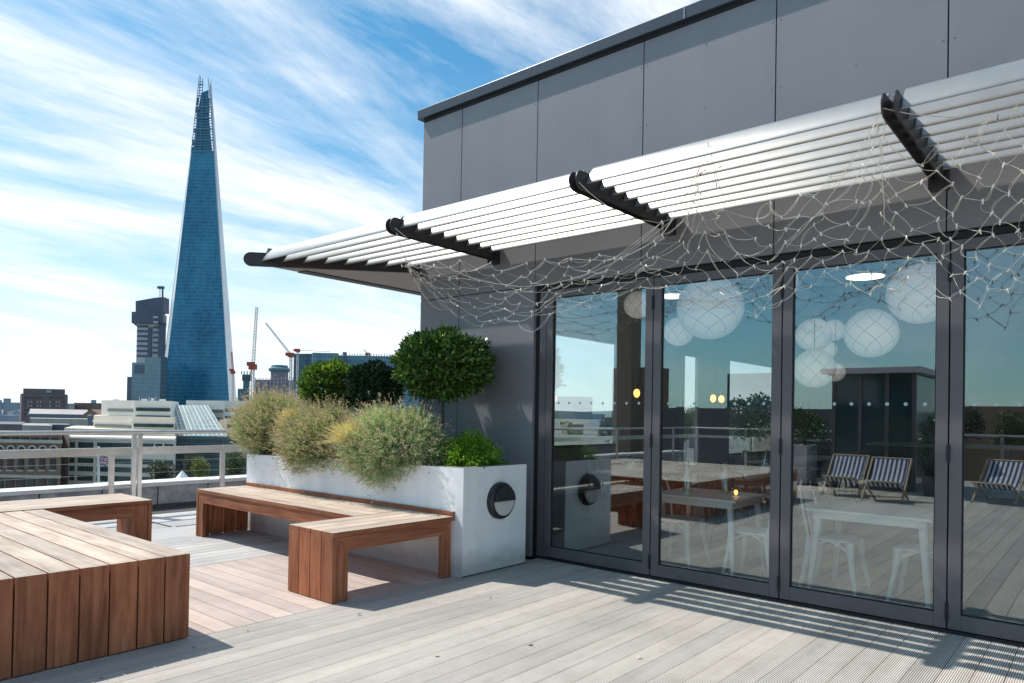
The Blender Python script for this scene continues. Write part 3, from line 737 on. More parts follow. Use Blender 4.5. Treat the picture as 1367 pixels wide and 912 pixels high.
# ================================================================== city
def cm(name, col, var=.12, rough=.7, sc=.08): return plain(name, col, rough, 0, var, sc)  # distant city colours have atmospheric haze mixed in
M['cream'] = cm('cream_render', (.78, .70, .58)); M['cream2'] = cm('white_office_cladding', (.80, .76, .69))
M['hotel'] = cm('purple_brown_brick', (.16, .12, .13), .2); M['hotel_top'] = cm('grey_brown_band', (.13, .115, .12))
M['brickr'] = cm('brown_brick', (.26, .17, .125), .2, .85, .2); M['stone'] = cm('pale_stone_trim', (.50, .45, .38), .15, .8, .3)
M['roofg'] = cm('grey_slate', (.13, .13, .14), .2, .7, .15); M['roofp'] = cm('pale_sheet_roof', (.34, .31, .30), .15, .6, .1)
M['bluewall'] = cm('blue_grey_wall', (.13, .16, .21)); M['win'] = plain('dark_window', (.03, .045, .05), .12, 0, .5, .3, 0, .8)
M['wingreen'] = plain('green_glass_window', (.035, .075, .07), .12, 0, .5, .3, 0, .8)
M['wingrey'] = plain('grey_green_window', (.17, .20, .19), .2)
M['winpale'] = plain('pale_window', (.35, .36, .38), .3)
M['teal'] = cm('teal_concrete', (.10, .20, .23)); M['mauve'] = cm('mauve_brick', (.22, .20, .23), .2)
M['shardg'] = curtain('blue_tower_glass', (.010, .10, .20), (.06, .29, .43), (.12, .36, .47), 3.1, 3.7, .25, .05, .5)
M['shardside'] = curtain('reflection_tower_glass', (.42, .48, .52), (.62, .66, .70), (.3, .36, .42), 7, 4.6, .3, .05, .5)  # same tower glass, its pale reflection put into the colour
M['lattice'] = cm('steel_lattice', (.16, .27, .36))
M['glassblock'] = curtain('pale_teal_glazing', (.05, .14, .19), (.13, .27, .34), (.25, .4, .46), 5, 4.0, .25, .05, .5)
M['glassdark'] = curtain('dark_teal_glazing', (.02, .06, .10), (.05, .13, .18), (.12, .22, .28), 5, 4.0, .25, .05, .5)
M['paleglass'] = curtain('grey_blue_glazing', (.16, .24, .28), (.26, .36, .40), (.35, .44, .48), 6, 4, .3, .04, .4)
M['atriumwall'] = curtain('grey_green_glazing', (.035, .06, .065), (.10, .15, .15), (.25, .30, .30), 1.6, 1.5, .2, .05, .5)
M['atrium'] = curtain('atrium_glazing', (.12, .19, .20), (.30, .40, .40), (.3, .4, .4), 1.2, 1.2, .2, .05, .6)
M['cranew'] = cm('white_crane_paint', (.62, .60, .58)); M['craner'] = cm('red_crane_paint', (.42, .08, .06))
M['cladw'] = cm('white_hospital_band', (.55, .56, .57)); M['cladp'] = cm('plum_cladding', (.12, .135, .19))
M['treeg'] = leafm('tree_leaves', [(.03, .055, .015), (.05, .085, .022), (.08, .12, .03)], .2, .6)
M['treey'] = leafm('yellow_green_leaves', [(.07, .10, .02), (.12, .15, .03), (.19, .21, .05)], .2, .6)
M['treed'] = leafm('dull_leaves', [(.03, .045, .03), (.05, .065, .04), (.07, .085, .055)], .2, .6)
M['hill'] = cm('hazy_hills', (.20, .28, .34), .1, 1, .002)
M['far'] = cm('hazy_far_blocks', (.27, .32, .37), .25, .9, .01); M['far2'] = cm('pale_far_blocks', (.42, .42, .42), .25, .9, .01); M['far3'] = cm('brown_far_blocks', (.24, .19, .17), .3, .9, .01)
M['tent'] = cm('white_canvas', (.8, .8, .8), .03)
ZG = -25.0
def G0(px_, D): p = at(px_, 560, D); return Vector((p.x, p.y, ZG))
def zat(px_, py_, D): return at(px_, py_, D).z
def block(b, foot, zt, zb=ZG):            # foot: [(px, D), ...] clockwise from above is fine
    pts = [Vector((*at(x_, 560, D_).xy, zb)) for x_, D_ in foot]
    return b.prism(pts, (0, 0, zt-zb))
def rectw(par_, name, A, B_, yt, yb, mat, proud=.15, k=1, gap=0., sr=(0, 1)):
    # k windows between image columns A=(px, D) and B_=(px, D), top and bottom rows measured at A
    a_ = at(A[0], 560, A[1]); c_ = at(B_[0], 560, B_[1]); zt = zat(A[0], yt, A[1]); zb = zat(A[0], yb, A[1])
    a_ = Vector((a_.x, a_.y, 0)); c_ = Vector((c_.x, c_.y, 0)); a_, c_ = a_.lerp(c_, sr[0]), a_.lerp(c_, sr[1]); d = c_-a_; n_ = Vector((d.y, -d.x, 0)).normalized()
    if n_.dot(a_) > 0: n_ = -n_
    for i in range(k):
        s0, s1 = i/k+gap/k/2, (i+1)/k-gap/k/2; p = a_+d*s0; q = a_+d*s1; m_ = (p+q)/2
        MB().obox((m_.x, m_.y, (zt+zb)/2), (q-p)/2, n_*proud, (0, 0, (zt-zb)/2)).build(name, mat, par_)
# hills
b = MB(); xs_ = list(range(-900, 2300, 60)); tp = [536.5+2.0*math.sin(x_*.013)+1.5*math.sin(x_*.041+1)+.0175*(x_) -.5 for x_ in xs_]
vs = []; 
for x_, y_ in zip(xs_, tp): p = at(x_, y_, 5200); vs.append(p); vs.append(Vector((p.x, p.y, -30)))
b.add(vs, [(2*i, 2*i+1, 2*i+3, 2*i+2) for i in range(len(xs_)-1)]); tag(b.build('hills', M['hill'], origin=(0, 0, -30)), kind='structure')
# hotel block
h = thing('hotel_block', 'purple brown slab block with a plain dark top band on the left skyline', 'building', G0(58, 500))
b = MB(); block(b, [(28, 500), (88, 505), (90, 540), (26, 535)], zat(58, 526, 500)); b.build('wall', M['hotel'], h)
b = MB(); block(b, [(30, 500.5), (85.5, 505.5), (86, 530), (30, 528)], zat(58, 519, 500), zat(58, 526, 500)+.01); b.build('roof_band', M['hotel_top'], h)
for r_ in range(5):
    for k in range(13):
        if 6 <= k <= 7: continue
        xx = 32+k*4.2; rectw(h, 'window', (xx, 500+k*.35), (xx+1.7, 500.2+k*.35), 529.5+r_*5.6, 532+r_*5.6, M['winpale'] if (r_*k) % 3 else M['win'], .25)
rectw(h, 'sign', (61, 502.5), (68, 503), 521.3, 524.3, M['winpale'], .4)
# far left cluster
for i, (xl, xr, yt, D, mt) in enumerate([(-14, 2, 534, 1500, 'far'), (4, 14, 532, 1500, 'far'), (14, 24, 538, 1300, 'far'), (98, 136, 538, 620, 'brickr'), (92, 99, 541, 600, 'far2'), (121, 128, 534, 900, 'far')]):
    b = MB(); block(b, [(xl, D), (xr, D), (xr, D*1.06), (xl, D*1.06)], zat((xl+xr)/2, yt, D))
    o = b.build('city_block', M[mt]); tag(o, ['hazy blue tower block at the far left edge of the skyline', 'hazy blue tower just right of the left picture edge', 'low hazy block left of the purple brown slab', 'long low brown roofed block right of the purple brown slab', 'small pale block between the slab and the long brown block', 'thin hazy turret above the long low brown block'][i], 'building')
# long shed
sh = thing('long_shed', 'long brick hall with a pale pitched roof and blue grey side wall', 'building', G0(85, 330))
D = 330; b = MB(); block(b, [(38, D), (122, D), (124, D+14), (38, D+14)], zat(80, 553, D)); b.build('wall', M['bluewall'], sh)
za, zb = zat(80, 546.5, D+14), zat(80, 553.5, D)
a1, a2, a3, a4 = at(38, 560, D), at(115, 560, D), at(117, 560, D+16), at(40, 560, D+16)
b = MB(); b.add([(a1.x, a1.y, zb), (a2.x, a2.y, zb), (a3.x, a3.y, za), (a4.x, a4.y, za)], [(0, 1, 2, 3)]); b.build('roof', M['roofp'], sh)
a1, a2 = at(111, 560, D-1), at(132, 560, D-1); am = at(121, 560, D-1)
b = MB(); b.prism([(a1.x, a1.y, ZG), (a2.x, a2.y, ZG), (a2.x, a2.y, zat(121, 553, D)), (am.x, am.y, zat(121, 546.5, D)), (a1.x, a1.y, zat(121, 553, D))], (fw.x*10, fw.y*10, 0)); b.build('gable', M['brickr'], sh)
# low roofs
for (xl, xr, yt, D, dd, mt, lab) in [(-40, 33, 566, 260, 40, 'roofg', 'dark flat roofed block at the left edge above the arched brick building'), (30, 70, 568, 250, 30, 'roofp', 'brownish pitched roofs between the flat roof and the stepped offices'),
                              (66, 92, 567, 262, 20, 'roofg', 'small grey roofed house beside the stepped cream offices'), (40, 128, 559, 300, 12, 'stone', 'long low pale terrace in front of the brick hall')]:
    b = MB(); block(b, [(xl, D), (xr, D), (xr, D+dd), (xl, D+dd)], zat((xl+xr)/2, yt, D)); o = b.build('low_block', M[mt]); tag(o, lab, 'building')
p = at(121, 560, 250); b = MB(); b.lathe((p.x, p.y, ZG), (0, 0, 1), [(.95, 0), (.95, zat(121, 553, 250)-ZG-.6), (.4, zat(121, 553, 250)-ZG)], 16)
tag(b.build('round_turret', M['bluewall']), 'dark blue round turret in front of the brick gable', 'turret')
# arched brick building
ab = thing('arched_brick_building', 'brown Victorian brick building with a row of round arches and pale cornices', 'building', G0(40, 150))
D = 150; b = MB(); block(b, [(-130, D), (82, D), (84, D+16), (-130, D+16)], zat(40, 579, D)); b.build('wall', M['brickr'], ab)
rectw(ab, 'cornice', (-130, D), (82.3, D), 584, 588.5, M['stone'], .5)
rectw(ab, 'cornice', (-130, D), (82.3, D), 631, 635, M['stone'], .3)
rectw(ab, 'window', (-130, D-.2), (80, D-.2), 581, 584.0, M['win'], .2, 16, .35)
for k in range(14):
    xc = 72-k*14.2
    p = at(xc, 600, D-.3); n_ = Vector((-fw.x, -fw.y, 0)).normalized(); u_ = Vector((cy, -sy, 0))
    pts = [p+u_*(.95*math.cos(a_))+Vector((0, 0, .95*math.sin(a_))) for a_ in [math.pi*q/10 for q in range(11)]]
    inn = [p+u_*(.62*math.cos(a_))+Vector((0, 0, .62*math.sin(a_))) for a_ in [math.pi*q/10 for q in range(11)]]
    b = MB(); vs = pts+inn+[q+n_*.25 for q in pts]+[q+n_*.25 for q in inn]; fs = []
    for q in range(10): fs += [(q+22, q+23, q+34, q+33), (q, q+1, q+23, q+22), (q+11, q+33, q+34, q+12)]
    b.add(vs, fs); b.build('arch', M['stone'], ab)
    rectw(ab, 'window', (xc-4, D-.1), (xc+4, D-.1), 594, 600, M['win'], .15)
    rectw(ab, 'window', (xc-3.4, D-.1), (xc+3.4, D-.1), 612, 627, M['win'], .15)
    rectw(ab, 'sill', (xc-4, D-.2), (xc+4, D-.2), 627.2, 629, M['stone'], .3)
    rectw(ab, 'door_arch', (xc-5, D-.1), (xc+5, D-.1), 639, 655, M['win'], .15)
# stepped cream offices A
def bandrow(par_, A, B_, yt, yb, k, mat='wingreen', gap=.22): rectw(par_, 'window', A, B_, yt, yb, M[mat], .12, k, gap)
oa = thing('stepped_offices', 'cream stepped office block with long window bands below the tall glass tower', 'building', G0(170, 175))
D = 175
lv = [([(179, D+1), (228.5, D), (238, D+18), (150, D+26), (135, D+9)], 535, 556), ([(177, D-1), (233, D-2), (240, D+18), (128, D+26), (125, D+8)], 556, 573), ([(176, D-4), (234, D-5), (240, D+18), (100, D+24), (86, D+1)], 573, 700)]
zs = [zat(200, y_, D) for y_ in (535, 556.5, 573.5)]+[ZG]
for i, (ft, y0_, y1_) in enumerate(lv):
    b = MB(); block(b, ft, zs[i], zs[i+1]+.01 if i < 2 else ZG); b.build('storeys', M['cream'] if i else M['cream2'], oa)
for (ya, yb, xl) in ((544.2, 548.8, 181), (554.4, 558.8, 181)): bandrow(oa, (xl, D+.8-.15), (227, D-.1), ya, yb, 16)
bandrow(oa, (178.5, D-1.2), (232, D-2.2), 565.5, 570, 16)
rectw(oa, 'window', (135, D+9), (179, D+1), 545, 549, M['wingrey'], .2, 1, 0, (.22, .97)); rectw(oa, 'window', (135, D+9), (179, D+1), 554.5, 558, M['wingrey'], .2, 1, 0, (.22, .97)); rectw(oa, 'window', (125, D+8), (177, D-1), 566, 569.5, M['wingrey'], .2, 1, 0, (.05, .97)); rectw(oa, 'roof_edge', (125, D+8), (177, D-1), 561, 563, M['conc_top'], .3, 1, 0, (0, 1))
low = thing('lower_offices', 'long white office wing with green window bands behind the handrail', 'building', G0(150, 160)); D = 160
zt = zat(150, 583.5, D); b = MB(); block(b, [(93, D), (234, D-2), (236, D+10), (86, D+8), (83, D+2)], zt); b.build('wall', M['cream'], low)
rectw(low, 'roof_edge', (93, D), (234, D-2), 584, 586, M['conc_top'], .5)
for i_ in (127.5, 178.5, 219): rectw(low, 'pier', (93, D), (234, D-2), 586.2, 700, M['cream'], .35, 1, 0, ((i_-93)/141, (i_-91)/141))
b = MB(); block(b, [(83, D+1.9), (93, D-.2), (93.2, D+6), (84, D+7)], zt+.3); b.build('end_pier', M['stone'], low)
for (ya, yb) in ((590, 597.5), (611, 617.5), (622, 628.5), (634, 641), (646, 654)):
    for (xl, xr, k) in ((94.5, 101.5, 2), (105.5, 127, 6), (131, 177, 13), (189, 206.5, 5), (208.5, 218, 3), (220.5, 232.5, 4)):
        rectw(low, 'window', (93, D), (234, D-2), ya, yb, M['wingreen'], .14, k, .2, ((xl-93)/141, (xr-93)/141))
for (xl_, xr_, yt_, D_) in ((188, 196, 532.5, 183), (201, 205, 531.5, 184), (212, 221, 533, 183), (150, 158, 533, 186)):
    b = MB(); block(b, [(xl_, D_), (xr_, D_), (xr_, D_+3), (xl_, D_+3)], zat(xl_, yt_, D_), zs[0]+.01); b.build('roof_plant', M['conc_top'], oa)
for x_ in (186, 199, 208): MB().tube([at(x_, 536, 182), at(x_, 529.5, 182)], .05, 4).build('aerial', M['steel'], oa)
# atrium
atr = thing('glass_atrium', 'sloping glass atrium with white diagonal glazing bars between the two cream offices', 'building', G0(265, 172)); D = 172
tl, tr_, br_, bl_ = at(229, 541, D+14), at(277, 541, D+14), at(303, 582, D), at(240, 582, D)
b = MB(); b.add([bl_, br_, tr_, tl], [(0, 1, 2, 3)]); b.build('glass_roof', M['atrium'], atr)
for k in range(11):
    s_ = k/10; MB().tube([tl.lerp(tr_, s_), bl_.lerp(br_, s_)], .16 if k % 3 == 0 else .09, 4).build('glazing_bar', M['white'], atr)
for k in range(11):
    s_ = k/10; MB().tube([tl.lerp(bl_, s_), tr_.lerp(br_, s_)], .06, 4).build('cross_bar', M['white'], atr)
b = MB(); block(b, [(236, D-.5), (330, D-3), (330, D+1), (240, D+.5)], br_.z-.2); b.build('glass_wall', M['atriumwall'], atr)
rectw(atr, 'spandrel', (236, D-.7), (330, D-3.4), 600, 603, M['cladw'], .15)
# right offices B
ob = thing('right_offices', 'second cream office block right of the atrium, half hidden by the lavender', 'building', G0(310, 185)); D = 185
b = MB(); block(b, [(299, D), (370, D-6), (372, D+12), (262, D+20), (248, D+8)], zat(300, 535, D), zat(300, 561, D)); b.build('storeys', M['cream2'], ob)
b = MB(); block(b, [(303, D-3), (372, D-9), (372, D+12), (270, D+16), (292, D+1)], zat(300, 561, D)-.01); b.build('storeys', M['cream'], ob)
for (ya, yb) in ((545.5, 549.5), (555.5, 559)): bandrow(ob, (300.5, D-.15), (368, D-6), ya, yb, 18)
for (ya, yb) in ((566, 571), (584, 592)): bandrow(ob, (305, D-3.3), (368, D-8.8), ya, yb, 14)
rectw(ob, 'window', (248, D+8), (299, D), 546, 549.5, M['wingrey'], .2, 1, 0, (.55, .97)); rectw(ob, 'window', (248, D+8), (299, D), 556, 559.5, M['wingrey'], .2, 1, 0, (.6, .97))
# the tall tapering tower
tw = thing('glass_tower', 'very tall tapering blue glass skyscraper with an open splintered top', 'skyscraper', G0(263, 620))
D0, D1 = 600, 636
def sp_(x_, y_, D_): return at(x_, y_, D_)
def Dy(y_): return D0+(D1-D0)*(589-y_)/(589-101)
def LX(y_): return 208+(589-y_)*(266.5-208)/(589-101)
def FR(y_): return 309.0-(589-y_)*(309.0-279.5)/(589-110)
def SR(y_): return 320.2-(589-y_)*(320.2-281.5)/(589-104)
rows = [589, 205]
b = MB(); A_, B_, C_, E_ = sp_(LX(589)+3, 589, D0), sp_(FR(589), 589, D0), sp_(FR(203), 203, Dy(203)), sp_(LX(203)+1.5, 203, Dy(203))
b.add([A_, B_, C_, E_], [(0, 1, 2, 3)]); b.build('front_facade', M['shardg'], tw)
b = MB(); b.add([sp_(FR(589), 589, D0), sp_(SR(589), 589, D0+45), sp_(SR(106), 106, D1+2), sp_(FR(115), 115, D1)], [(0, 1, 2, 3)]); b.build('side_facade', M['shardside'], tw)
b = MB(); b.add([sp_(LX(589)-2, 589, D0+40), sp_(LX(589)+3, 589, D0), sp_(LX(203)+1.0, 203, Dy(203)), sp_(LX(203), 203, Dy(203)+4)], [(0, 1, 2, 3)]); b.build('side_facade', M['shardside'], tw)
b = MB(); b.add([sp_(SR(589), 589, D0+45), sp_(LX(589)-3, 589, D0+80), sp_(LX(203), 203, D1+6), sp_(SR(203), 203, D1+6)], [(0, 1, 2, 3)]); b.build('rear_facade', M['glassdark'], tw)
b = MB(); b.add([sp_(257.5, 203.5, Dy(203)+1), sp_(283.5, 203.5, Dy(203)+1), sp_(279.8, 165, Dy(165)+1), sp_(278.5, 120, D1+1), sp_(268.5, 124, D1+1), sp_(262.5, 160, Dy(160)+1)], [(0, 1, 2, 3, 4, 5)]); b.build('spire_core', M['shardg'], tw)
for i in range(26):                        # open floors of the splintered top
    y_ = 202-i*3.7
    if y_ < 108: break
    MB().tube([sp_(LX(y_)+.6, y_, Dy(y_)), sp_(FR(y_)-.2 if y_ > 130 else LX(y_)+6, y_, Dy(y_))], .33 if i % 4 else .7, 4).build('floor_edge', M['lattice'], tw)
for s_ in (0, .15, .4, 1):
    MB().tube([sp_(LX(203)+1+(FR(203)-LX(203)-1)*s_, 203, Dy(203)), sp_(LX(140)+(FR(140)-LX(140))*s_, 140, Dy(140)), sp_(LX(104)+(FR(104)-LX(104))*s_*.9, 101+(s_*9 if s_ < 1 else 4), D1)], .34, 4).build('mast', M['lattice'], tw)
for (xa, xb, ya, yb) in ((256, 262, 143, 150), (255, 259, 186, 194), (255, 262, 196, 203), (262, 268, 150, 160), (276, 281, 170, 182), (259, 264, 172, 178), (274, 280, 131, 150), (257, 263, 130, 141)):
    xa = max(xa, LX(yb)+.6); xb = max(xb, xa+3)
    b = MB(); b.add([sp_(xa, yb, Dy(yb)+.5), sp_(xb, yb, Dy(yb)+.5), sp_(xb, ya, Dy(ya)+.5), sp_(xa, ya, Dy(ya)+.5)], [(0, 1, 2, 3)]); b.build('spire_panel', M['shardg'], tw)
# hospital tower
ht = thing('hospital_tower', 'plum and white striped tower with an overhanging top, left of the tall glass tower', 'tower', G0(197, 700)); D = 700
b = MB(); block(b, [(180, D), (215, D), (218, D+30), (182, D+30)], zat(197, 432, D)); b.build('shaft', M['cladw'], ht)
b = MB(); block(b, [(172.5, D-4), (215, D-4), (219.5, D+30), (180, D+30)], zat(197, 417, D), zat(197, 431.5, D)); b.build('overhang', M['cladp'], ht)
pA = [at(181, 417, D-3), at(218, 417, D-3), at(218, 396.5, D-3), at(207, 397.5, D-3), at(181, 402, D-3)]
MB().prism(pA, (fw.x*12, fw.y*12, 0)).build('top_storeys', M['cladp'], ht)
b = MB(); block(b, [(208.8, D-2), (218.5, D-2), (219, D+28), (210, D+28)], zat(213, 431, D)-.1); b.build('dark_shaft', M['cladp'], ht)
rectw(ht, 'dark_column', (195.5, D-.3), (200.5, D-.3), 437, 478, M['cladp'], .8)
for k in range(7): rectw(ht, 'window_band', (180.5, D-.3), (195, D-.3), 434+k*6.6, 436.8+k*6.6, M['cladp'], .5)
for k in range(8): rectw(ht, 'window_band', (202, D-5 if k < 2 else D-.3), (208, D-5 if k < 2 else D-.3), 422+k*6.8, 424.5+k*6.8, M['cladp'] if k > 1 else M['cladw'], .6)
q0, q1 = at(215, 396, D+5), at(215, 383, D+5)
MB().tube([at(213.5, 397, D+5), at(213.5, 386, D+5)], .35, 5).build('antenna', M['cladp'], ht); MB().tube([at(217, 397, D+5), at(217, 386, D+5)], .9, 5).build('antenna', M['cladp'], ht)
MB().obox(at(214.8, 384, D+5), rt*3.0, fw*1.5, Vector((0, 0, 1.2))).build('antenna_box', M['cladp'], ht)
lg = thing('pale_glass_block', 'pale blue glass block in front of the striped hospital tower', 'building', G0(195, 560)); D = 560
b = MB(); block(b, [(174.5, D), (191.5, D), (191.5, D+25), (176, D+25)], zat(182, 484, D)); b.build('low_wing', M['paleglass'], lg)
b = MB(); block(b, [(191.6, D-.5), (213, D-.5), (214, D+30), (191.6, D+25)], zat(200, 477, D)); b.build('high_wing', M['paleglass'], lg)
b = MB(); block(b, [(213.1, D+1), (221, D+3), (222, D+30), (214.1, D+30)], zat(216, 476, D)); b.build('rear_wing', M['glassdark'], lg)
rectw(lg, 'dark_panel', (178, D-.2), (191, D-.2), 487, 498, M['bluewall'], .3)
b = MB(); block(b, [(168.5, 590), (174.5, 590), (175, 610), (169, 610)], zat(171, 503, 590)); tag(b.build('slim_block', M['bluewall']), 'slim dark block at the left foot of the pale glass block', 'building')
# teal low tower and building site
tt = thing('crowned_core', 'teal concrete core with a crowned top right of the tall glass tower', 'building', G0(327, 520)); D = 520
b = MB(); block(b, [(323.5, D), (332, D), (332.5, D+10), (324, D+10)], zat(328, 508, D)); b.build('shaft', M['teal'], tt)
b = MB(); block(b, [(322, D-1), (335, D-1), (335, D+11), (322, D+11)], zat(328, 500, D), zat(328, 507.9, D)); b.build('crown', M['glassdark'], tt)
for x_ in (322.5, 326, 330, 334): MB().tube([at(x_, 500, D), at(x_, 495.5, D)], .4, 4).build('crown_fin', M['teal'], tt)
b = MB(); block(b, [(316.5, 500), (324, 500), (324, 510), (317, 510)], zat(320, 519, 500)); tag(b.build('low_teal_block', M['teal']), 'low teal block at the foot of the tall glass tower', 'building')
bs = thing('scaffolded_block', 'mauve brick block under scaffolding behind the lavender', 'building', G0(370, 480)); D = 480
b = MB(); block(b, [(339, D), (403, D), (403, D+30), (339, D+30)], zat(365, 507, D)); b.build('wall', M['mauve'], bs)
for k in range(13):
    x_ = 341+k*5; MB().tube([at(x_, 523, D-1.5), at(x_, 503+random.random()*2, D-1.5)], .16, 4).build('scaffold_pole', M['cladw'], bs)
for y_ in (505, 510, 515): MB().tube([at(339, y_, D-1.5), at(403, y_+.4, D-1.5)], .13, 4).build('scaffold_rail', M['cladw'], bs)
dr_ = thing('round_drum', 'round mauve drum tower with a dark flared cap behind the scaffolding', 'tower', G0(372, 520)); p = at(372, 560, 520)
zz0 = ZG; b = MB(); b.lathe((p.x, p.y, ZG), (0, 0, 1), [(6.2, 0), (6.2, zat(372, 497, 520)-ZG)], 20); b.build('drum', M['mauve'], dr_)
b = MB(); b.lathe((p.x, p.y, zat(372, 497, 520)), (0, 0, 1), [(6.3, 0), (7.8, 1.2), (7.8, 2.6), (6.2, 3.2), (5.6, 5.0), (1, 5.4)], 20); b.build('cap', M['teal'], dr_)
gA = thing('dark_glass_offices', 'blue green glass office block with a dark left end, a crane jib lying on top', 'building', G0(420, 430)); D = 430
b = MB(); block(b, [(390.5, D+2), (415, D), (415, D+30), (391, D+30)], zat(405, 472, D)); b.build('dark_wing', M['glassdark'], gA)
b = MB(); block(b, [(415.1, D), (450, D), (451, D+30), (415.1, D+30)], zat(430, 471, D)); b.build('pale_wing', M['glassblock'], gA)
gB = thing('pale_glass_offices', 'long pale glass office block with a spiked parapet behind the bay trees', 'building', G0(490, 470)); D = 470
b = MB(); block(b, [(450, D), (590, D), (590, D+30), (450, D+30)], zat(490, 475, D)); b.build('wall', M['glassblock'], gB)
for k in range(24): MB().tube([at(452+k*3.6, 475.5, D-.5), at(452+k*3.6, 472.3, D-.5)], .32, 4).build('parapet_fin', M['cladw'], gB)
rectw(gB, 'core', (456, D-.4), (461, D-.4), 470, 500, M['bluewall'], .6)
# cranes
def crane(label, pts_mast, pts_jib, D, rm, rj, jm='cranew'):
    a_, c_ = at(*pts_mast[0], D), at(*pts_mast[1], D); t_ = thing('tower_crane', label, 'crane', (a_.x, a_.y, ZG))
    def lat(name, p, q, r, mat):
        u_ = rt; v_ = (q-p).normalized().cross(u_).normalized(); b = MB(); n_ = max(4, int((q-p).length/(r*2.6)))
        cs = [(1,1),(1,-1),(-1,-1),(-1,1)]
        for (i_, j_) in cs: b.tube([p+u_*r*i_+v_*r*j_, q+u_*r*i_*.7+v_*r*j_*.7], r*.22, 4)
        for k in range(n_):
            s0, s1 = k/n_, (k+1)/n_
            for e in range(4):
                (i_, j_), (i2, j2) = cs[e], cs[(e+1) % 4]; b.tube([p.lerp(q, s0)+u_*r*i_+v_*r*j_, p.lerp(q, s1)+u_*r*i2+v_*r*j2], r*.12, 3)
        b.build(name, M[mat], t_)
    lat('mast', Vector((a_.x, a_.y, ZG)), c_, rm, 'cranew')
    MB().obox(c_, rt*rm*2.2, fw*rm*2, Vector((0, 0, rm*1.8))).build('cab', M['craner'], t_)
    if pts_jib:
        lat('jib', at(*pts_jib[0], D), at(*pts_jib[1], D), rj, jm)
        j0 = at(*pts_jib[0], D); MB().obox(j0-rt*rm*1.5, rt*rm*2.5, fw*rm, Vector((0, 0, rm*1.3))).build('counterweight', M['craner'], t_)
crane('white luffing crane with its jib raised almost upright and a red cab', ((338, 528), (337.5, 490)), ((338, 486), (342.8, 410)), 470, 1.0, .8)
crane('pale crane whose slanting jib leans left over the scaffolded block', ((388.5, 528), (388.5, 474)), ((388, 473), (354.5, 431)), 460, .8, .6, 'cladw')
crane('small pale crane lying low across the dark glass offices', ((397.5, 473), (397.5, 468)), ((397, 467.5), (440, 469.5)), 425, .55, .45, 'bluewall')
crane('tiny distant crane poking above the spiked glass offices', ((492, 480), (491.5, 473)), ((491.5, 473), (485.5, 466.5)), 520, .6, .5, 'cladw')
crane('thin red and white crane against the right foot of the tall glass tower', ((311.5, 530), (311, 497)), ((311, 494), (309, 470)), 500, .6, .5, 'craner')
# canopy tent, trees, flag
p = at(243, 648, 100); te = thing('conical_tent', 'small white conical canopy tent beyond the parapet', 'tent', (p.x, p.y, ZG))
zt = zat(243, 628, 100); zb = zat(243, 643, 100)
MB().lathe((p.x, p.y, zb), (0, 0, 1), [(2.3, -.35), (2.2, 0), (.9, .55*(zt-zb)*.6), (.05, zt-zb)], 8).build('canopy', M['tent'], te)
MB().tube([(p.x, p.y, ZG), (p.x, p.y, zb)], .12, 8).build('pole', M['steel'], te)
def tree(label, px_, yt, yb, rpx, D, mat, n=1500, name='plane_tree', lf=None):
    c_ = at(px_, (yt+yb)/2, D); r_ = rpx*D/F_; rz = (yb-yt)/2*D/F_; t_ = thing(name, label, 'tree', (c_.x, c_.y, ZG)); lf = lf or r_*.16
    P = []; d_ = []
    for q in range(9):
        o_ = Vector((random.uniform(-.5, .5)*r_, random.uniform(-.5, .5)*r_, random.uniform(-.5, .55)*rz)); a_, b_ = ell_shell(n//9, tuple(c_+o_), (r_*.58, r_*.58, rz*.55), .3); P.append(a_); d_.append(b_)
    P = np.vstack(P); d_ = np.vstack(d_)
    V, Fc = leaves(P, d_*.6+RNG.normal(size=P.shape)*.6, RNG.uniform(.7, 1.2, len(P))*lf, lf*.7); npmesh('crown', V, Fc, mat, t_)
    b = MB(); b.tube([(c_.x, c_.y, ZG), (c_.x+r_*.05, c_.y, (ZG+c_.z)/2), tuple(c_)], r_*.07, 7, r_*.03)
    for q in range(5): b.tube([(c_.x, c_.y, c_.z-rz*.6), tuple(c_+Vector((random.uniform(-.6, .6)*r_, random.uniform(-.6, .6)*r_, random.uniform(-.1, .6)*rz)))], r_*.03, 5, r_*.01)
    b.build('trunk', M['bark'], t_)
tree('round yellow green tree in front of the glass atrium wall', 267, 609, 640, 13, 120, M['treey'])
tree('slimmer olive tree just left of the round yellow green tree', 254, 605, 640, 9, 125, M['treed'])
tree('dull grey green tree in front of the right end of the white office wing', 215, 611, 648, 18, 118, M['treed'])
tree('dark green rounded tree left of the planter, behind the railing', 313, 602, 645, 17, 110, M['treeg'])
tree('small yellow green tree tight against the planter edge', 338, 605, 640, 10, 112, M['treey'])
tree('yellow green tree seen through the room and its narrow windows', 916, 541, 590, 15, 60, M['treey'], 2200)
tree('broad dark tree seen through the room beyond the wide far window', 1003, 530, 585, 30, 62, M['treeg'], 3000)
tree('dull tree seen through the room beside the first glass leaf edge', 812, 553, 590, 16, 90, M['treed'], 1500)
fp = thing('flagpole', 'white flagpole flying a red, white and blue cross flag before the office wing', 'flagpole', at(131.5, 650, 90)); D = 90
MB().tube([at(131.5, 680, D), at(131.5, 596, D)], .16, 8).build('pole', M['white'], fp)
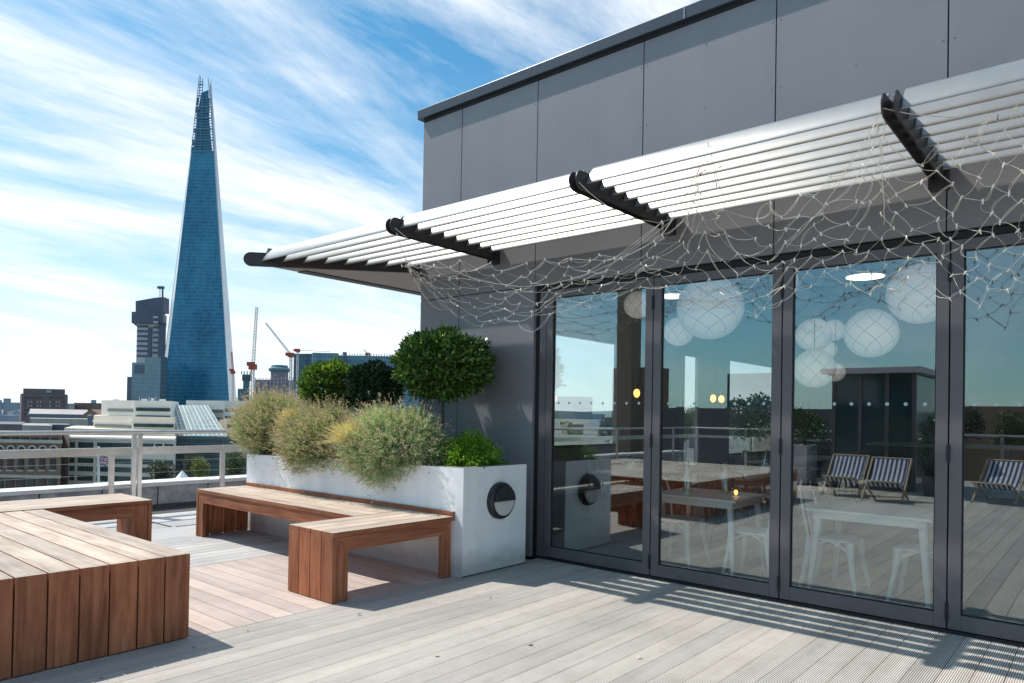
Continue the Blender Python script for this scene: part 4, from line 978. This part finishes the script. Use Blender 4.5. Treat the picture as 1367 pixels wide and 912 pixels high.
def flagm():
    m, nt, N, L, B = nm('cross_flag'); t = N.new('ShaderNodeTexCoord'); s_ = N.new('ShaderNodeSeparateXYZ'); L.new(t.outputs['UV'], s_.inputs[0])
    u = mth(N, L, 'SUBTRACT', s_.outputs[0], .5); v = mth(N, L, 'SUBTRACT', s_.outputs[1], .5); au = mth(N, L, 'ABSOLUTE', u); av = mth(N, L, 'ABSOLUTE', v)
    dg = mth(N, L, 'ABSOLUTE', mth(N, L, 'SUBTRACT', au, av))
    cr_ = mth(N, L, 'MINIMUM', au, mth(N, L, 'MULTIPLY', av, .6))
    lt = lambda a, k: mth(N, L, 'LESS_THAN', a, k)
    c = mixc(N, L, (.01, .03, .22), (.8, .8, .8), lt(dg, .10)); c = mixc(N, L, c, (.6, .02, .04), lt(dg, .035))
    c = mixc(N, L, c, (.8, .8, .8), lt(cr_, .085)); c = mixc(N, L, c, (.6, .02, .04), lt(cr_, .05)); L.new(c, B.inputs['Base Color']); return m
ro, co_ = 9, 5; vs = []; fs = []; uv = []
for i in range(ro+1):
    for j in range(co_+1):
        s_, q_ = i/ro, j/co_; p = at(132+s_*13, 607+q_*13+s_*3.5, D); p += fw*(.12*math.sin(s_*7)); vs.append(p); uv.append((s_, 1-q_))
for i in range(ro):
    for j in range(co_): a_ = i*(co_+1)+j; fs.append((a_, a_+1, a_+co_+2, a_+co_+1))
o = MB().add(vs, fs).build('flag', flagm(), fp, True); ul = o.data.uv_layers.new(name='UVMap')
for lp in o.data.loops: ul.data[lp.index].uv = uv[lp.vertex_index]
# general city fabric
cnt = 0; frnd = random.Random(3)
for i in range(170):
    rear = i >= 105
    px_ = frnd.uniform(-350, 420) if i < 65 else frnd.uniform(600, 1750)
    D = 10**frnd.uniform(2.62, 3.45) if i < 105 else 10**frnd.uniform(2.2, 3.3)
    if i < 65 and D < 520: D += 260
    yt = 548+.0175*px_-frnd.uniform(-9, 3)+(600/D)*2 if not (frnd.random() < .12 and px_ > 600) else 548+.0175*px_-frnd.uniform(6, 26)
    if rear: yt = 552+frnd.uniform(-2, 12)
    c_ = at(px_, yt, D); wv = frnd.uniform(14, 55)*(D/900)**.5; dv = frnd.uniform(12, 35); a_ = frnd.uniform(0, 3.14)
    if rear: c_.x = 2*F-c_.x
    if c_.z < ZG+4: c_.z = ZG+frnd.uniform(5, 12)
    u_ = Vector((math.cos(a_), math.sin(a_), 0)); v_ = Vector((-u_.y, u_.x, 0)); b = MB(); zm = (c_.z+ZG)/2
    b.obox((c_.x, c_.y, zm), u_*wv/2, v_*dv/2, (0, 0, (c_.z-ZG)/2)); b.obox((c_.x+u_.x*wv*.2, c_.y+u_.y*wv*.2, c_.z+.9), u_*wv*.12, v_*dv*.2, (0, 0, .9))
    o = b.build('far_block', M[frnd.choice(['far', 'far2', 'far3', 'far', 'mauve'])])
    tag(o, 'hazy low city block in the far spread of roofs', 'building', 'hazy blocks of the far city')

# ================================================================== interior of the pavilion
def cafe_table(name, label, x0, x1, y0, y1, h, mat, legm=None):
    t_ = thing(name, label, 'table', ((x0+x1)/2, (y0+y1)/2, 0)); legm = legm or mat
    MB().box(x0, x1, y0, y1, h-.022, h).build('tabletop', mat, t_, bevel=.006)
    MB().box(x0+.04, x1-.04, y0+.04, y1-.04, h-.07, h-.023).build('apron', legm, t_)
    for (sx, sy_) in ((x0+.07, y0+.07), (x1-.07, y0+.07), (x1-.07, y1-.07), (x0+.07, y1-.07)):
        ox = -.05 if sx < (x0+x1)/2 else .05; oy = -.05 if sy_ < (y0+y1)/2 else .05
        MB().tube([(sx, sy_, h-.03), (sx+ox, sy_+oy, .004)], .026, 8, .014).build('leg', legm, t_, True)
    return t_
def metal_chair(label, x, y, rz, mat):
    t_ = thing('metal_chair', label, 'chair', (x, y, 0)); hs = .37
    def P(a, b_, z): return (x+a*math.cos(rz)-b_*math.sin(rz), y+a*math.sin(rz)+b_*math.cos(rz), z)
    b = MB(); n = 20; ring = [P(.15*math.copysign(abs(math.cos(q))**.6, math.cos(q)), .15*math.copysign(abs(math.sin(q))**.6, math.sin(q)), hs-.012) for q in [2*math.pi*k/n for k in range(n)]]
    b.prism(ring, (0, 0, .014)); b.build('seat', mat, t_)
    for (a, c_) in ((-.13, -.13), (.13, -.13), (.13, .13), (-.13, .13)):
        MB().tube([P(a, c_, hs-.005), P(a*1.12, c_*1.12, hs*.6), P(a*1.42, c_*1.42, .004)], .030, 6, .010).build('leg', mat, t_, True)
    for k in range(4):
        a0, a1 = [(-1,-1),(1,-1),(1,1),(-1,1)][k], [(1,-1),(1,1),(-1,1),(-1,-1)][k]
        pts = [P(.13*(a0[0]*(1-s_)+a1[0]*s_)*1.08, .13*(a0[1]*(1-s_)+a1[1]*s_)*1.08, hs-.09+.075*math.sin(math.pi*s_)) for s_ in [q/8 for q in range(9)]]
        MB().tube(pts, .007, 5).build('brace', mat, t_, True)
    pts = [P(-.14, -.14, hs), P(-.17, -.16, hs+.18), P(-.20, -.13, hs+.31), P(-.205, 0, hs+.345), P(-.20, .13, hs+.31), P(-.17, .16, hs+.18), P(-.14, .14, hs)]
    MB().tube(pts, .0095, 8).build('back_hoop', mat, t_, True)
    MB().add([P(-.145, -.045, hs), P(-.145, .045, hs), P(-.202, .05, hs+.335), P(-.202, -.05, hs+.335), P(-.150, -.045, hs), P(-.150, .045, hs), P(-.207, .05, hs+.335), P(-.207, -.05, hs+.335)],
             [(0,1,2,3),(7,6,5,4),(0,4,5,1),(1,5,6,2),(2,6,7,3),(3,7,4,0)]).build('back_splat', mat, t_)
cafe_table('cafe_table', 'white metal cafe table behind the third glass leaf', 4.98, 5.62, .84, 1.60, .60, M['white'])
cafe_table('cafe_table', 'white metal cafe table behind the second glass leaf with a candle on it', 4.98, 5.62, 2.09, 2.80, .60, M['white'])
metal_chair('white metal chair at the left side of the table behind the third leaf', 5.32, 1.50, -math.pi/2, M['white'])
metal_chair('white metal chair at the right side of the table behind the third leaf', 5.32, .94, math.pi/2, M['white'])
metal_chair('white metal chair at the right side of the candle table', 5.20, 2.02, math.pi/2, M['white'])
metal_chair('white metal chair at the left side of the candle table', 5.35, 2.72, -math.pi/2, M['white'])
cafe_table('dining_table', 'long pale topped dining table with black legs deep in the room', 6.4, 8.3, 3.75, 4.30, .60, M['tabletop'], M['darkmetal'])
cafe_table('dining_table', 'second long pale topped table nearer the candle table', 6.9, 9.2, 2.75, 3.25, .60, M['tabletop'], M['darkmetal'])
cafe_table('dining_table', 'third long pale table farthest back in the room', 9.6, 12.4, 3.3, 3.9, .60, M['tabletop'], M['darkmetal'])
for i, (x_, y_, r_, lb_) in enumerate([(6.8, 3.62, 1.57, 'black metal chair at the near side of the long table by the windows'), (7.6, 3.62, 1.57, 'black metal chair beside it along the same long table'), (7.5, 2.6, 1.57, 'black metal chair in front of the second long table'), (8.4, 3.42, -1.57, 'black metal chair behind the second long table'), (10.3, 3.1, 1.57, 'black metal chair before the farthest long table'), (11.4, 3.1, 1.57, 'black metal chair at the right of the farthest long table')]):
    metal_chair(lb_, x_, y_, r_, M['darkmetal'])
bc = thing('low_bench_seat', 'low pale bench seat standing by the side windows in the room', 'bench', (6.9, 4.75, 0))
MB().box(6.0, 8.2, 4.55, 4.9, .34, .38).build('seat', M['tabletop'], bc)
for x_ in (6.1, 7.1, 8.1): MB().box(x_-.02, x_+.02, 4.58, 4.87, .004, .339).build('leg', M['darkmetal'], bc)
cn = thing('bar_counter', 'dark bar counter with a pale top across the back of the room', 'counter', (12.8, 1.2, 0))
MB().box(12.5, 13.2, -1.5, 3.0, .004, .80).build('body', M['roomdark'], cn); MB().box(12.45, 13.25, -1.55, 3.05, .801, .84).build('top', M['tabletop'], cn)
def shade_mat():
    m, nt, N, L, B = nm('netted_paper_shade'); v = tc(N, L); sp = N.new('ShaderNodeSeparateXYZ'); L.new(v, sp.inputs[0])
    at_ = mth(N, L, 'ARCTAN2', sp.outputs[1], sp.outputs[0]); a1 = mth(N, L, 'MULTIPLY', at_, 4.0/math.pi)
    ln = mth(N, L, 'MULTIPLY', sp.outputs[2], 6.0)
    f1 = mth(N, L, 'PINGPONG', mth(N, L, 'ADD', a1, ln), .5); f2 = mth(N, L, 'PINGPONG', mth(N, L, 'SUBTRACT', a1, ln), .5)
    l1 = mth(N, L, 'LESS_THAN', mth(N, L, 'MINIMUM', f1, f2), .025)
    c = mixc(N, L, (.74, .70, .68), (.26, .24, .24), l1); lw = N.new('ShaderNodeLayerWeight'); lw.inputs[0].default_value = .5; er = ramp(N, [(0, (.62, .56, .52)), (.5, (.42, .39, .37)), (1, (.12, .12, .13))]); L.new(lw.outputs['Facing'], er.inputs[0])  # glow fades toward the rim: round shading put into the emission
    ec = mixc(N, L, er.outputs[0], (.25, .23, .23), l1); L.new(c, B.inputs['Base Color']); L.new(ec, B.inputs['Emission Color']); B.inputs['Emission Strength'].default_value = .42; B.inputs['Roughness'].default_value = .8
    return m
M['netshade'] = shade_mat()
pn = [(906, 443, 20, 7.2, 'small'), (948, 411, 44, 6.0, 'large'), (1163, 445, 34, 6.3, 'mid sized'), (1086, 447, 23, 7.4, ''), (1113, 441, 15, 8.6, ''), (1104, 467, 13, 9.0, ''), (1087, 492, 27, 6.9, ''), (1115, 497, 13, 8.4, ''), (1229, 392, 42, 5.9, ''), (852, 396, 19, 6.8, ''), (1048, 374, 17, 6.4, '')]
plab = ['small round netted lampshade low in the second glass leaf', 'large round netted lampshade in the second glass leaf', 'round netted lampshade alone in the middle of the third leaf', 'upper left lampshade of the cluster in the third leaf', 'upper right lampshade of the cluster in the third leaf', 'smallest lampshade in the middle of the cluster', 'lowest and widest lampshade of the cluster', 'small lampshade at the lower right of the cluster', 'big lampshade in the top right corner of the third leaf', 'lampshade in the top right corner of the first leaf', 'lampshade behind the post between the second and third leaves']
for (x_, y_, r_, X_, _), lb_ in zip(pn, plab):
    c_ = onX(x_, y_, X_); rr = r_*(c_-EYE).dot(fw)/F_; c_.z = min(c_.z, 2.58-rr)
    t_ = thing('pendant_lamp', lb_, 'lamp', c_)
    MB().sphere(c_, rr, 24, 16, (1, 1, .96)).build('lamp_shade', M['netshade'], t_, True)
    MB().tube([(c_.x, c_.y, c_.z+rr*.9), (c_.x, c_.y, 2.619)], .004, 5).build('cord', M['darkmetal'], t_)
for (x_, y_, lb_) in ((1155, 369, 'round ceiling spot above the third glass leaf'), (898, 395, 'round ceiling spot above the second glass leaf')):
    c_ = onZ(x_, y_, 2.61); t_ = thing('ceiling_spot', lb_, 'ceiling light', c_)
    MB().lathe((c_.x, c_.y, 2.60), (0, 0, 1), [(.17, 0), (.17, .019)], 24).build('lens', M['spot'], t_)
    MB().lathe((c_.x, c_.y, 2.606), (0, 0, 1), [(.19, 0), (.19, .0135)], 24).build('rim', M['white'], t_)
for (x_, y_, X_, lb_) in ((850, 525, 7.0, 'amber bulb hanging in the first glass leaf'), (952, 532, 8.5, 'left amber bulb of the pair in the second leaf'), (963, 533, 8.5, 'right amber bulb of the pair in the second leaf')):
    c_ = onX(x_, y_, X_); t_ = thing('hanging_bulb', lb_, 'lamp', c_)
    MB().sphere(c_, .035, 12, 8, (1, 1, 1.4)).build('glass_bulb', M['amber'], t_, True)
    MB().tube([(c_.x, c_.y, c_.z+.045), (c_.x, c_.y, c_.z+.11)], .02, 8).build('socket', M['darkmetal'], t_); MB().tube([(c_.x, c_.y, c_.z+.11), (c_.x, c_.y, 2.619)], .003, 5).build('cord', M['darkmetal'], t_)
cd = thing('candle_jar', 'lit candle in a jar on the second cafe table', 'candle', (5.25, 2.2, .60))
MB().lathe((5.25, 2.2, .601), (0, 0, 1), [(.03, 0), (.032, .06), (.03, .06), (.028, .03)], 14).build('jar', M['glass2'], cd); MB().sphere((5.25, 2.2, .632), .014, 10, 6, (1, 1, 1.5)).build('flame', M['amber'], cd)

# things standing on the tables
def vessel(name, label, cat, x, y, z, prof, mat):
    t_ = thing(name, label, cat, (x, y, z)); MB().lathe((x, y, z+.001), (0, 0, 1), prof, 14).build('glass' if name != 'menu_stand' else 'body', mat, t_, True)
M['bottle'] = glassm('bottle_glass', .3, (.55, .75, .65)); M['napkin'] = plain('white_napkin', (.75, .75, .73), .9)
gl = [(.03, 0), (.034, .1), (.030, .1), (.027, .02)]; bt = [(.034, 0), (.036, .13), (.012, .18), (.012, .25), (.002, .251)]
for x, y, lb_ in ((5.15, 2.55, 'tall bottle at the far left of the candle table'), (5.4, 2.35, 'bottle in the middle of the candle table'), (7.2, 4.05, 'bottle on the long table by the windows'), (8.0, 3.0, 'bottle on the second long table')):
    vessel('bottle', lb_, 'bottle', x, y, .60, bt, M['bottle'])
for i_ in range(6): vessel('tumbler', 'clear tumbler set out on the long table by the windows', 'glass', 6.6+i_*.27, 3.9+.12*(i_ % 2), .60, gl, M['glass2'])
for o_ in [o for o in bpy.data.objects if o.name.startswith('tumbler')]: o_['group'] = 'tumblers on the long table'
for i_ in range(6): vessel('tumbler', 'clear tumbler set out on the second long table', 'glass', 7.1+i_*.33, 2.88+.2*(i_ % 2), .60, gl, M['glass2'])
for o_ in [o for o in bpy.data.objects if o.name.startswith('tumbler') and 'group' not in o.keys()]: o_['group'] = 'tumblers on the second table'
for x, y, lb_ in ((6.9, 4.1, 'folded white napkin on the long table by the windows'), (7.7, 2.9, 'folded white napkin on the second long table')):
    t_ = MB().prism([(x-.06, y-.05, .601), (x+.06, y-.05, .601), (x, y-.05, .70)], (0, .09, 0)).build('napkin', M['napkin']); tag(t_, lb_, 'napkin')
for i_, (x, y, r_, lb_) in enumerate([(6.9, 4.42, -1.57, 'black metal chair behind the long table, left end'), (7.7, 4.42, -1.57, 'black metal chair behind the long table, right end'), (6.6, 2.75, 0, 'black metal chair at the near end of the second long table'), (8.5, 2.55, 1.57, 'black metal chair at the right end of the second long table'), (10.6, 4.1, -1.57, 'black metal chair behind the farthest long table')]): metal_chair(lb_, x, y, r_, M['darkmetal'])

# ================================================================== terrace behind the viewer (mirrored in the glass)
def vm(x_, y_, D_): p = at(x_, y_, D_); return Vector((2*F-p.x, p.y, p.z))
rr_ = thing('rear_railing', 'steel guard rail along the terrace edge behind the viewer, seen in the glass', 'railing', (-7.3, 0, 0))
MB().tube([(-7.3, -9, .94), (-7.3, 8.2, .94)], .022, 8).build('top_rail', M['steel'], rr_, True); MB().box(-7.32, -7.28, -9, 8.2, .70, .76).build('rail', M['steel'], rr_)
for k in range(14): MB().box(-7.325, -7.275, -8.6+k*1.28, -8.55+k*1.28, 0, .92).build('post', M['steel'], rr_)
st = thing('stair_enclosure', 'dark glazed stair enclosure with a flat pale roof, mirrored in the third leaf', 'building', (-5.2, 2.55, 0))
MB().box(-6.3, -4.1, 2.55, 3.9, .001, .12).build('base', M['frame'], st)
MB().box(-6.5, -3.9, 2.45, 4.05, 2.02, 2.12).build('roof', M['cladw'], st, bevel=.01)
for (x_, y_) in ((-4.12, 2.58), (-4.12, 3.0), (-4.12, 3.43), (-4.12, 3.87), (-6.28, 2.58), (-6.28, 3.87)): MB().box(x_-.03, x_+.03, y_-.03, y_+.03, .121, 2.019).build('post', M['frame'], st)
M['stairglass'] = plain('teal_stair_glass', (.012, .05, .055), .08, 0, .2, 1, 0, .8)
MB().box(-4.13, -4.115, 2.61, 3.84, .121, 2.019).build('glass_wall', M['stairglass'], st); MB().box(-6.2, -4.16, 3.86, 3.88, .121, 2.019).build('glass_wall', M['stairglass'], st); MB().box(-6.2, -4.16, 2.57, 2.59, .121, 2.019).build('glass_wall', M['stairglass'], st)
def stripe():
    m, nt, N, L, B = nm('striped_canvas'); sp = N.new('ShaderNodeSeparateXYZ'); L.new(tc(N, L), sp.inputs[0])
    f = mth(N, L, 'FRACT', mth(N, L, 'MULTIPLY', sp.outputs[1], 13.0)); c = mixc(N, L, (.66, .66, .64), (.05, .07, .22), mth(N, L, 'LESS_THAN', f, .5)); L.new(c, B.inputs['Base Color']); B.inputs['Roughness'].default_value = .9; return m
M['stripe'] = stripe(); M['palewood'] = plain('pale_beech', (.5, .38, .26), .6)
def deckchair(label, x, y, rz):
    t_ = thing('deckchair', label, 'deckchair', (0, 0, 0))
    for s_ in (-1, 1):
        MB().tube([(-.28, s_*.27, .01), (.34, s_*.27, .62)], .016, 6).build('frame_leg', M['palewood'], t_); MB().tube([(.28, s_*.24, .01), (-.34, s_*.24, .30)], .016, 6).build('frame_leg', M['palewood'], t_)
    MB().tube([(.34, -.28, .62), (.34, .28, .62)], .014, 6).build('top_bar', M['palewood'], t_); MB().tube([(-.34, -.25, .30), (-.34, .25, .30)], .014, 6).build('front_bar', M['palewood'], t_); MB().tube([(.30, -.2, .03), (.30, .2, .03)], .012, 6).build('low_bar', M['palewood'], t_)
    n = 10; vs = []; fs = []
    for i in range(n+1):
        s_ = i/n; xx = -.34+.68*s_; z = .30+.32*s_-.20*math.sin(math.pi*s_**.8)
        vs += [(xx, -.235, z), (xx, .235, z)]
    for i in range(n): fs.append((2*i, 2*i+1, 2*i+3, 2*i+2))
    MB().add(vs, fs).build('canvas_seat', M['stripe'], t_)
    t_.location = Vector((x, y, 0))*S; t_.rotation_euler = (0, 0, rz); WL[t_] = Vector((x, y, 0))
deckchair('blue striped deckchair mirrored at the left of the third leaf', -2.75, 3.30, math.pi); deckchair('blue striped deckchair mirrored at the right of the third leaf', -2.40, 2.62, math.pi); deckchair('striped deckchair mirrored in the rightmost leaf', -3.4, 1.30, math.pi+.2)
pb = thing('grey_planter_box', 'pale grey square planter mirrored beside the left deckchair', 'planter', (-4.3, 4.3, 0)); MB().box(-4.6, -4.0, 4.3, 4.9, 0, .72).build('box', M['cladw'], pb, bevel=.01)
def shrub(label, x, y, h, r):
    t_ = thing('dark_shrub', label, 'shrub', (x, y, 0)); n = 1200; P, d_ = ell_shell(n, (x, y, h*.6), (r, r, h*.45), .3)
    V, Fc = leaves(P, d_+RNG.normal(size=P.shape)*.6, .07, .03); npmesh('foliage', V, Fc, M['baydark'], t_)
    MB().tube([(x, y, .3), (x, y, h*.6)], .02, 6).build('stem', M['bark'], t_); MB().lathe((x, y, 0), (0, 0, 1), [(.15, 0), (.2, .32)], 16).build('pot', M['roomdark'], t_)
for i, (x, y, h_, r_) in enumerate([(-4.3, 4.6, 1.3, .3), (-3.7, 2.2, 1.25, .22), (-6.6, -1.0, 1.3, .5), (-6.6, -2.6, 1.2, .5), (-6.6, 6.2, 1.25, .45), (-6.6, 5.0, 1.15, .4)]):
    shrub(['dark shrub standing in the grey planter', 'dark tall potted shrub against the stair enclosure', 'dark potted shrub by the rear rail, nearest the stair', 'dark potted shrub by the rear rail, far from the stair', 'dark potted shrub in the back corner of the terrace', 'low dark potted shrub beside the corner shrub'][i], x, y, h_, r_)
ch = thing('brick_chimney', 'tall square brick chimney tower mirrored in the first glass leaf', 'chimney', (*vm(838, 560, 260).xy, ZG))
c_ = vm(838, 560, 260); zt = vm(838, 384, 260).z
M['chimbrick'] = curtain('banded_brick', (.25, .19, .14), (.36, .29, .22), (.16, .12, .09), .8, 1.6, .85, .08, .2)
MB().box(c_.x-3.2, c_.x+3.2, c_.y-3.2, c_.y+3.2, ZG, zt).build('shaft', M['chimbrick'], ch); MB().box(c_.x-2.7, c_.x+2.7, c_.y-2.7, c_.y+2.7, zt+.01, zt+2.5).build('cap', M['roofg'], ch)
MB().box(c_.x-14, c_.x-3.3, c_.y-9, c_.y+9, ZG, vm(838, 490, 260).z).build('boiler_hall', M['brickr'], ch)
for i, (x_, yt, D_, w_, mt, lb_) in enumerate([(1075, 548, 60, 9, 'roofg', 'dark roofed block mirrored at the left of the third leaf'), (1320, 545, 55, 8, 'brickr', 'red brown block mirrored in the rightmost leaf'), (1010, 500, 300, 9, 'glassdark', 'dark blue tower mirrored at the edge of the second leaf'), (760, 530, 300, 7, 'far2', 'pale tower pair mirrored in the first leaf')]):
    c_ = vm(x_, yt, D_); tag(MB().box(c_.x-w_, c_.x+w_, c_.y-w_, c_.y+w_, ZG, c_.z).build('city_block', M[mt]), lb_, 'building')

def rtree(label, px_, yt, yb, rpx, D, mat):
    keep = list(bpy.data.objects); c_ = at(px_, 560, D); tree(label, px_, yt, yb, rpx, D, mat, 1500)
    for o in bpy.data.objects:
        if o not in keep and o.parent is None: o.location.x = 2*F*S-o.location.x
rtree('dark green tree mirrored above the deckchairs', 1075, 548, 590, 30, 45, M['treeg']); rtree('olive tree mirrored at the left of the rightmost leaf', 1290, 545, 590, 22, 45, M['treed']); rtree('dark tree mirrored at the far right of the rightmost leaf', 1350, 549, 600, 24, 40, M['treeg'])

# ================================================================== sky, sun, camera
SUN = Vector((-.205, .70, 1)).normalized()
elev = math.asin(SUN.z); az = math.atan2(SUN.x, SUN.y)
w = bpy.data.worlds.new('World'); bpy.context.scene.world = w; w.use_nodes = True
N, L = w.node_tree.nodes, w.node_tree.links; bg = N['Background']
sky = N.new('ShaderNodeTexSky'); sky.sky_type = 'NISHITA'; sky.sun_disc = False; sky.sun_elevation = elev; sky.sun_rotation = az
sky.air_density = 1.0; sky.dust_density = .6; sky.ozone_density = 2.0
t = N.new('ShaderNodeTexCoord'); sp = N.new('ShaderNodeSeparateXYZ'); L.new(t.outputs['Generated'], sp.inputs[0])
zz = mth(N, L, 'ADD', mth(N, L, 'MAXIMUM', sp.outputs[2], 0.0), .16)
cu = mth(N, L, 'DIVIDE', sp.outputs[0], zz); cv = mth(N, L, 'DIVIDE', sp.outputs[1], zz)
cb = N.new('ShaderNodeCombineXYZ'); L.new(cu, cb.inputs[0]); L.new(cv, cb.inputs[1])
mp = N.new('ShaderNodeMapping'); mp.inputs['Rotation'].default_value = (0, 0, R2(36)); mp.inputs['Scale'].default_value = (.55, 1.5, 1); mp.inputs['Location'].default_value = (5.1, 2.9, 0)
L.new(cb.outputs[0], mp.inputs[0])
n1 = noise(N, L, mp.outputs[0], 1.0, 9, .58, .5)
n2 = noise(N, L, mp.outputs[0], 4.0, 9, .65, .35)
cf = mth(N, L, 'ADD', mth(N, L, 'MULTIPLY', n1, .76), mth(N, L, 'MULTIPLY', n2, .24))
cr = ramp(N, [(.41, (0, 0, 0)), (.485, (.42,)*3), (.575, (1, 1, 1))]); L.new(cf, cr.inputs[0])
hz = ramp(N, [(0.0, (1, 1, 1)), (.07, (.82,)*3), (.16, (.45,)*3), (.30, (.14,)*3), (.45, (0, 0, 0))]); L.new(sp.outputs[2], hz.inputs[0])
# the sky behind the viewer is clearer
vd = N.new('ShaderNodeVectorMath'); vd.operation = 'DOT_PRODUCT'; L.new(t.outputs['Generated'], vd.inputs[0]); vd.inputs[1].default_value = (fw.x, fw.y, 0)
fr_ = ramp(N, [(.30, (.30,)*3), (.72, (1, 1, 1))]); L.new(mth(N, L, 'MULTIPLY_ADD', vd.outputs['Value'], .5, .5), fr_.inputs[0])
cl = mth(N, L, 'MULTIPLY', cr.outputs[0], fr_.outputs[0])
hzf = mth(N, L, 'MULTIPLY', hz.outputs[0], fr_.outputs[0])
fac = mth(N, L, 'SUBTRACT', 1.0, mth(N, L, 'MULTIPLY', mth(N, L, 'SUBTRACT', 1.0, cl), mth(N, L, 'SUBTRACT', 1.0, hzf)))
fac = mth(N, L, 'MULTIPLY', fac, .93)
blue = mixc(N, L, sky.outputs[0], (.44, .96, 1.05), 1.0, 'MULTIPLY')
SKY_K = 1.15
blue = mixc(N, L, blue, (SKY_K,)*3, 1.0, 'MULTIPLY')
white = mixc(N, L, (7.6, 8.2, 8.8), (9.6, 9.8, 10.0), cf)
L.new(mixc(N, L, blue, white, fac), bg.inputs[0]); bg.inputs[1].default_value = .125
sl = bpy.data.lights.new('sun', 'SUN'); sl.energy = 5.0; sl.angle = R2(.55); sl.color = (1, .95, .87)
so = bpy.data.objects.new('sun', sl); C.objects.link(so); so.rotation_euler = SUN.to_track_quat('Z', 'Y').to_euler(); so.location = (0, 0, 30)
cam = bpy.data.cameras.new('camera'); co = bpy.data.objects.new('camera', cam); C.objects.link(co)
cam.sensor_width = 36; cam.lens = F_/1367*36; cam.shift_y = SY/1367; cam.clip_start = .05; cam.clip_end = 20000
mat = Matrix((rt2, up2, -fw)).transposed().to_4x4(); mat.translation = EYE*S; co.matrix_world = mat
bpy.context.scene.camera = co
sc = bpy.context.scene; sc.view_settings.view_transform = 'Standard'; sc.view_settings.look = 'None'; sc.view_settings.exposure = 0
sc.render.resolution_x = 1024; sc.render.resolution_y = 683
sc.cycles.max_bounces = 8; sc.cycles.transparent_max_bounces = 24
